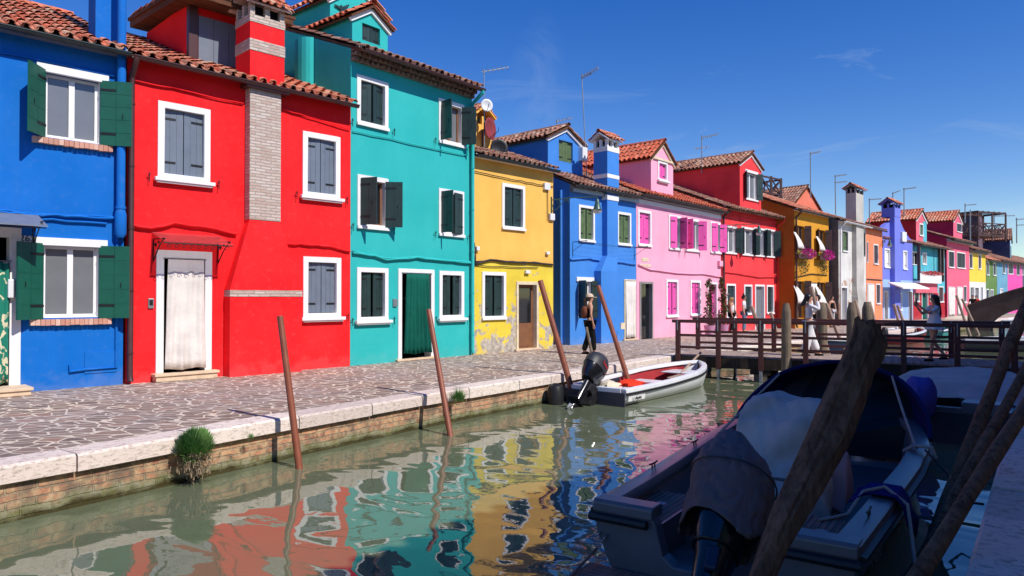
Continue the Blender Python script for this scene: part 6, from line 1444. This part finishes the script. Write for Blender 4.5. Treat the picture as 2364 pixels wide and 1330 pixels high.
        if hairkind == 'tail': hb.tube([V((0, -.09, 1.62))*s, V((0, -.15, 1.55))*s, V((0, -.13, 1.40))*s, V((0, -.11, 1.28))*s], [.03*s, .045*s, .035*s, .012*s], 8)
    hb.loft(rings); hb.build('hair', T[hair], r, smooth=True)
    if 'cap' in extras:
        b = MB(); b.loft([[(rx*math.cos(2*math.pi*j/14)*s, (-.005+rx*1.12*math.sin(2*math.pi*j/14))*s, z*s) for j in range(14)] for z, rx in ((1.64, .098), (1.68, .096), (1.72, .075), (1.745, .03))])
        b.hexa([V(p)*s for p in ((-.07, .08, 1.635), (.07, .08, 1.635), (.055, .20, 1.625), (-.055, .20, 1.625), (-.07, .08, 1.65), (.07, .08, 1.65), (.055, .20, 1.637), (-.055, .20, 1.637))]); b.build('cap', T['cap'], r, smooth=True)
    if 'backpack' in extras:
        b = MB(); b.ball((0, -.16*s, 1.2*s), .17*s, sq=(.85, .6, 1.15), n=12, k=8); b.build('backpack', T['backpack'], r, smooth=True)
    if 'bag' in extras:
        b = MB(); b.box(.12*s, .20*s, .08*s, .22*s, .95*s, 1.08*s); b.tube([V((.16, .12, 1.08))*s, V((.05, .12, 1.25))*s, V((-.12, .06, 1.42))*s], .012, 6); b.build('shoulder_bag', T['rubber'], r)
    if 'phone' in extras:
        w = V(A['L'][1])*s; b = MB(); b.box(w.x-.01, w.x+.08, w.y+.05, w.y+.06, w.z+.03, w.z+.19); b.build('phone', T['rubber'], r)
    return r
p = at_z(1362, 818); person('woman in black with beige cap and brown backpack walking along the quay', (p.x, p.y, .0), 8, 1.66, arms={'R': ((.24, -.03, 1.14), (.22, .04, .88)), 'L': ((-.22, .0, 1.14), (-.2, .1, .88))}, top='blackcloth', sleeves='none', bottom='blackcloth', wide=1.35, hair='brownhair', hairkind='tail', extras=('cap', 'backpack'), legs={'L': ((-.09, -.03, .5), (-.09, -.16, .09)), 'R': ((.09, .08, .5), (.09, .08, .09))})
p = at_z(1690, 769); person('blond woman in white camisole and black trousers in front of the scarlet house', (p.x, p.y, 0), -35, 1.58, arms={'L': ((-.24, .05, 1.12), (-.33, .12, .92))}, top='whitecloth', sleeves='none', bottom='blackcloth', hair='blond', hairkind='long', extras=('glasses',))
p = at_z(1718, 767); person('woman in white t-shirt and light jeans with a black bun, before the scarlet house', (p.x, p.y, 0), -30, 1.68, arms={'R': ((.28, .02, 1.14), (.38, .08, .94))}, top='whitecloth', bottom='denim', wide=1.15, hairkind='bun', extras=('glasses', 'bag'))
p = at_z(1868, 826); person('woman in white blouse and wide white trousers crossing the footbridge, hand at her face', (p.x, p.y, .05), -12, 1.62, arms={'R': ((.22, .22, 1.28), (.08, .20, 1.52)), 'L': ((-.22, .16, 1.2), (-.1, .26, 1.36))}, top='whitecloth', sleeves='long', bottom='whitecloth', wide=1.6, hairkind='wind', legs={'L': ((-.09, .10, .5), (-.09, .22, .09)), 'R': ((.09, -.02, .5), (.09, -.16, .09))})
p = at_y(2158, 838, 17.35); person('girl in pale blouse with long black hair holding up her phone on the bridge', (p.x, p.y, .05), 178, 1.60, arms={'L': ((-.16, .22, 1.22), (-.08, .42, 1.42)), 'R': ((.14, .22, 1.2), (.04, .42, 1.40))}, top='whitecloth', bottom=None, dress=.80, hairkind='long', extras=('phone',), legs={'L': ((-.08, .10, .5), (-.08, .14, .09)), 'R': ((.08, .0, .5), (.08, -.32, .12))})
p = at_z(1888, 785); person('person in light grey shirt with black hair, behind the blunt piling', (p.x, p.y, 0), 120, 1.68, top='greycloth', bottom='blackcloth', hairkind='short')
p = at_z(1921, 756); person('woman in black top on the quay before the worn white house', (p.x, p.y, 0), -60, 1.66, top='blackcloth', sleeves='none', bottom='greycloth', hair='brownhair', hairkind='short')
p = at_z(2246, 735); person('person in black standing at the foot of the stone bridge', (p.x, p.y, 0), -120, 1.75, top='blackcloth', bottom='blackcloth', hair='brownhair', hairkind='short')
p = at_z(2257, 734); person('person in red top leaning by the stone bridge parapet', (p.x-.1, p.y, 0), -140, 1.72, top='orangecloth', bottom='denim', hair='brownhair', hairkind='short')
# ---------------------------------------------------------------- plants
def leaves(b, c, rad3, n, size, droop=0, long=1.6):
    for _ in range(n):
        while True:
            q = V((random.uniform(-1, 1), random.uniform(-1, 1), random.uniform(-1, 1)))
            if .25 < q.length < 1: break
        p = V(c)+V((q.x*rad3[0], q.y*rad3[1], q.z*rad3[2])); d = V((random.gauss(0, 1), random.gauss(0, 1), random.gauss(0, .7)-droop)).normalized(); e = d.cross(V((random.random(), random.random(), random.random()))).normalized()
        s_ = size*random.uniform(.6, 1.3); b.face([p-d*s_*long*.5, p+e*s_*.5, p+d*s_*long*.5, p-e*s_*.5])
def climber(px, py, h, label, seed):
    random.seed(seed); p = at_z(px, py); r = empty('potted_plant', (p.x, p.y, 0), 0, label, 'potted plant', 'climbing plants in pots between the pink and scarlet houses')
    b = MB(); b.loft([[(rr*math.cos(2*math.pi*j/14), rr*math.sin(2*math.pi*j/14), z) for j in range(14)] for z, rr in ((.005, .17), (.36, .24), (.40, .25), (.40, .22), (.34, .21))]); b.build('pot', T['pinkpot'], r, smooth=True)
    b = MB()
    for k in range(4): b.tube([(random.uniform(-.05, .05), random.uniform(-.05, .05), .34), (random.uniform(-.12, .12), random.uniform(-.12, .12), h*.4), (random.uniform(-.15, .15), random.uniform(-.1, .1), h*.75), (random.uniform(-.08, .08), 0, h)], [.014, .01, .008, .004], 5)
    b.build('stem', T['beam'], r); b = MB(); k = 14
    for i in range(k): t = i/k; leaves(b, (random.uniform(-.12, .12), random.uniform(-.1, .1), .5+(h-.5)*t), (.24*(1-t*.6), .22*(1-t*.6), .16), 52, .06)
    b.build('leaves', T['leaf'], r); b = MB()
    for i in range(10): leaves(b, (random.uniform(-.2, .2), random.uniform(-.2, .2), random.uniform(.5, h*.8)), (.05, .05, .05), 5, .05)
    b.build('blossom', T['pinkpetal'], r); return r
T['pinkpot'] = paint('mauve plastic pot', (196, 140, 170), .6); T['pinkpetal'] = leafmat('pale petals', [(235, 200, 200), (220, 150, 160)])
climber(1638, 773, 2.4, 'taller thin climbing plant in a pot beside the pink house door', 3); climber(1670, 770, 2.5, 'bushy reddish climbing plant in a mauve pot at the corner of the scarlet house', 4)
def flowerbox(hs, q, label, mat='magenta', droop=True, yb=-.25):
    h = HS[hs]; r_ = h.rect(q, yb); w = r_[1]-r_[0]; loc = h.P0+h.ex*((r_[0]+r_[1])/2)+h.ey*yb+V((0, 0, (r_[2]+r_[3])/2)); r = empty('flower_box', loc, h.root.rotation_euler.z, label, 'flower box', 'magenta flower boxes on the ochre house')
    b = MB(); b.box(-w/2, w/2, -.09, .12, -.22, -.02); b.build('trough', T['brownpipe'], r); b = MB(); leaves(b, (0, 0, .05), (w*.52, .2, .18), 260, .05); b.build('leaves', T['leafg'], r)
    b = MB(); leaves(b, (w*.15, -.12, .05), (w*.5, .26, .30), 520, .065, long=1.1); b.build('blossom', T[mat], r)
    if droop: b = MB(); leaves(b, (-w*.05, -.02, -.55), (w*.36, .14, .5), 240, .05, 1.5); b.build('trailing_leaves', T['leaf'], r)
    return r
random.seed(5); flowerbox('o', (1840, 575, 1872, 600), 'magenta flower box under the left upper window of the ochre house'); flowerbox('o', (1890, 580, 1915, 602), 'magenta flower box under the right upper window of the ochre house')
h = HS['po']; b = MB(); leaves(b, (h.W*.36, -.5, 3.32), (h.W*.36, .14, .16), 500, .09, long=1.1); o = b.build('balcony_flowers', T['redpetal']); o.location = h.root.location; o.rotation_euler = h.root.rotation_euler; tag(o, 'red and pink flowers along the porch balcony rail', 'flowers')
def tuft(px, py, Y, rr, label, n=900, lh=.16, dry=True, seed=1):
    random.seed(seed); p = at_y(px, py, Y); r = empty('wall_shrub', p, 0, label, 'shrub', 'shrubs growing from the quay wall'); b = MB()
    for _ in range(n):
        d = V((random.gauss(0, 1), random.gauss(0, 1)-.3, abs(random.gauss(0, 1))*.9-.05)).normalized(); a = d*rr*random.uniform(.35, .75); L = lh*random.uniform(.6, 1.2); e = d.cross(V((random.random(), random.random(), 1))).normalized()*rr*.035; q = a+d*L*.5+V((0, 0, L*.5))
        b.face([a-e, a+e, q])
    for _ in range(n*2):
        d = V((random.gauss(0, 1), random.gauss(0, 1), random.gauss(0, 1)+.35)).normalized(); a = d*rr*random.uniform(.5, .93)+V((0, 0, rr*.12)); e = d.cross(V((random.random(), .3, 1))).normalized()*rr*.035; b.face([a-e, a+e, a+d*rr*.22+V((0, 0, rr*.14))])
    b.build('foliage', T['leafg'], r)
    if dry:
        b = MB()
        for _ in range(420):
            a = V((random.gauss(0, .42), random.gauss(0, .35), -.15-abs(random.gauss(0, .5))))*rr; d = V((random.gauss(0, 1), random.gauss(0, 1), random.gauss(-.2, .8))).normalized()*rr*.45; b.tube([a, a+d*.5+V((0, 0, .01)), a+d*.6+V((0, .0, -.03))], .004, 3)
        b.build('dry_stems', T['drystem'], r)
    return r
T['drystem'] = paint('dry stems', (160, 138, 112), .9, .2, 0)
tuft(450, 1040, 8.2, .215, 'round green shrub growing out of the quay wall below the kerb', 1500, .14, True, 2); tuft(1057, 925, 12.05, .13, 'feathery green weed on the quay wall beside the second mooring pole', 260, .2, False, 3); tuft(578, 1012, 8.85, .05, 'tiny green tuft on the quay bricks right of the round shrub', 90, .06, False, 4)
# ---------------------------------------------------------------- lamps, antennas, dishes
def wall_lamp(hs, bracket, head_px, label, yoff=-1.25):
    h = HS[hs]; u0, z0 = h.uz(*bracket); hd = h.uz(head_px[0], head_px[1], yoff); r = empty('wall_lantern', h.P0+h.ex*u0+V((0, 0, z0)), h.root.rotation_euler.z, label, 'street lamp', 'green enamel lamps on wall brackets')
    du = hd[0]-u0; dz = hd[1]-z0; b = MB(); b.tube([(0, -.02, 0), (du*.5, yoff*.5, .05), (du, yoff, .04), (du, yoff, -.02)], .018, 6); b.tube([(0, -.02, -.35), (du*.12, yoff*.12, -.3), (du*.28, yoff*.28, -.05), (du*.4, yoff*.4, .03)], .014, 6); b.bar((0, -.015, -.42), (0, -.015, .1), .05, .03)
    for k, (c_, rr) in enumerate(((.16, .10), (.36, .07))):
        b.tube([(du*c_+0, yoff*c_+rr*(1-a/15)*math.cos(a*.7), -.08+rr*(1-a/15)*math.sin(a*.7)) for a in range(13)], .009, 4)
    b.build('bracket', T['lampgreen'], r); b = MB(); n = 14
    b.loft([[(du+rr*math.cos(2*math.pi*j/n), yoff+rr*math.sin(2*math.pi*j/n), z) for j in range(n)] for z, rr in ((-.02, .03), (-.08, .06), (-.14, .07), (-.26, .10), (-.34, .13), (-.36, .17))]); b.build('lamp_shade', T['lampgreen'], r, smooth=True)
    b = MB(); b.loft([[(du+rr*math.cos(2*math.pi*j/n), yoff+rr*math.sin(2*math.pi*j/n), z) for j in range(n)] for z, rr in ((-.362, .14), (-.42, .13), (-.47, .08))]); b.build('lamp_glass', T['lampglass'], r, smooth=True); return r
wall_lamp('y', (1272, 462), (1379, 474), 'green enamel lamp on a scrolled bracket at the corner of the yellow house', -1.3); wall_lamp('r2', (1669, 521), (1752, 517), 'green enamel lamp on a bracket in front of the scarlet house', -1.3); wall_lamp('l', (2037, 557), (2054, 560), 'green enamel lamp on the left corner of the lilac house', -.8)
def antenna(xb, yb, xt, yt, Y, bars, label, r=.016, dish=None):
    p = at_y(xb, yb, Y); t = at_y(xt, yt, Y); o = empty('tv_antenna', p, 0, label, 'antenna', 'aerials standing on the roofs'); b = MB(); b.tube([(0, 0, -.6), t-p], r*Y/20*.9, 6); b.build('mast', T['metalgrey'], o)
    for (x0, y0, x1, y1, el) in bars:
        a, c = at_y(x0, y0, Y)-p, at_y(x1, y1, Y+.3)-p; b = MB(); b.bar(a, c, .02*Y/20, .02*Y/20)
        for k in range(el): q = a.lerp(c, (k+.5)/el); b.bar(q+V((-.05, -.25, 0)), q+V((.05, .25, 0)), .008*Y/20, .008*Y/20); b.bar(q+V((0, 0, -.05)), q+V((0, 0, .05)), .01*Y/20, .01*Y/20)
        b.build('aerial', T['metalgrey'], o)
    return o
an = antenna(1119, 345, 1117, 160, 21.6, [(1112, 166, 1175, 155, 6)], 'mast aerial behind the yellow house carrying the white dish')
antenna(1356, 402, 1343, 172, 26.2, [(1343, 180, 1382, 156, 12), (1341, 176, 1366, 170, 4)], 'tallest mast aerial, on the cornflower blue roof'); antenna(1286, 312, 1285, 276, 26.5, [(1283, 281, 1321, 272, 6)], 'small aerial on the blue dormer'); antenna(1620, 372, 1620, 312, 35, [(1618, 319, 1658, 310, 9), (1602, 344, 1637, 339, 3)], 'two level aerial behind the scarlet dormer roof')
antenna(1871, 435, 1871, 352, 45, [(1869, 355, 1894, 350, 6)], 'aerial in front of the salmon gable'); antenna(1929, 474, 1928, 404, 46, [(1927, 407, 1955, 403, 6), (1927, 422, 1956, 419, 6)], 'aerial with two bars left of the grey chimney'); antenna(2007, 497, 2007, 458, 49, [(2006, 461, 2035, 459, 6)], 'aerial right of the grey chimney'); antenna(2061, 470, 2061, 444, 52, [(2060, 447, 2078, 440, 4)], 'short aerial over the lilac chimney'); antenna(2087, 498, 2087, 434, 53, [(2085, 437, 2115, 433, 8)], 'tall aerial right of the lilac chimney'); antenna(2228, 500, 2228, 470, 66, [(2227, 474, 2254, 472, 5)], 'aerial left of the roof terrace'); antenna(2240, 545, 2240, 484, 64, [], 'bare thin mast before the mauve building'); antenna(2295, 500, 2295, 497, 70, [(2294, 499, 2343, 498, 6)], 'low aerial bar behind the pergola'); antenna(2347, 548, 2347, 503, 72, [(2345, 507, 2372, 505, 6), (2347, 520, 2370, 519, 5)], 'aerial at the right edge of the picture')
def dish(px, py, Y, rr, rz, mat, label, tilt=20):
    p = at_y(px, py, Y); r = empty('satellite_dish', p, rad(rz), label, 'satellite dish', 'satellite dishes on the roofs'); b = MB(); n = 20; rings = [[(rr*k*math.cos(2*math.pi*j/n), -.12*rr*2*(k*k)+.05, rr*k*math.sin(2*math.pi*j/n)) for j in range(n)] for k in (.06, .35, .7, 1)]
    b.loft(rings, False); b.face(rings[0]); o = b.build('reflector', mat, r, smooth=True); m = o.modifiers.new('t', 'SOLIDIFY'); m.thickness = .012
    b = MB(); b.tube([(0, .04, -rr*.9), (0, -rr*.9, -rr*.35), (0, -rr*.95, 0)], .01, 5); b.tube([(0, .05, 0), (0, .25, -.05), (0, .25, -.8)], .02, 6); b.build('feed_arm', T['black'], r); return r
dish(1124, 243, 21.4, .19, 20, T['whiteplastic'], 'white satellite dish on the mast behind the yellow house'); dish(1130, 297, 21.8, .34, 62, paint('dark red dish', (140, 50, 50), .5), 'dark red satellite dish seen from its side beside the yellow chimney hut'); dish(1152, 342, 22.0, .28, 10, T['rubber'], 'black satellite dish lying on the yellow house roof')
h = HS['b2']; u, z = h.uz(1350, 355, 1.0); h.box('air_conditioner', u-.12, u+.18, 1.0, 1.35, z-.25, z+.25, 'whiteplastic', .02)
h = HS['p']; r_ = h.rect((1656, 638, 1664, 650)); h.box('junction_box', r_[0], r_[1], -.12, 0, h.uz(1660, 605)[1]-.2, h.uz(1660, 605)[1]+.05, T['pink'], .01)
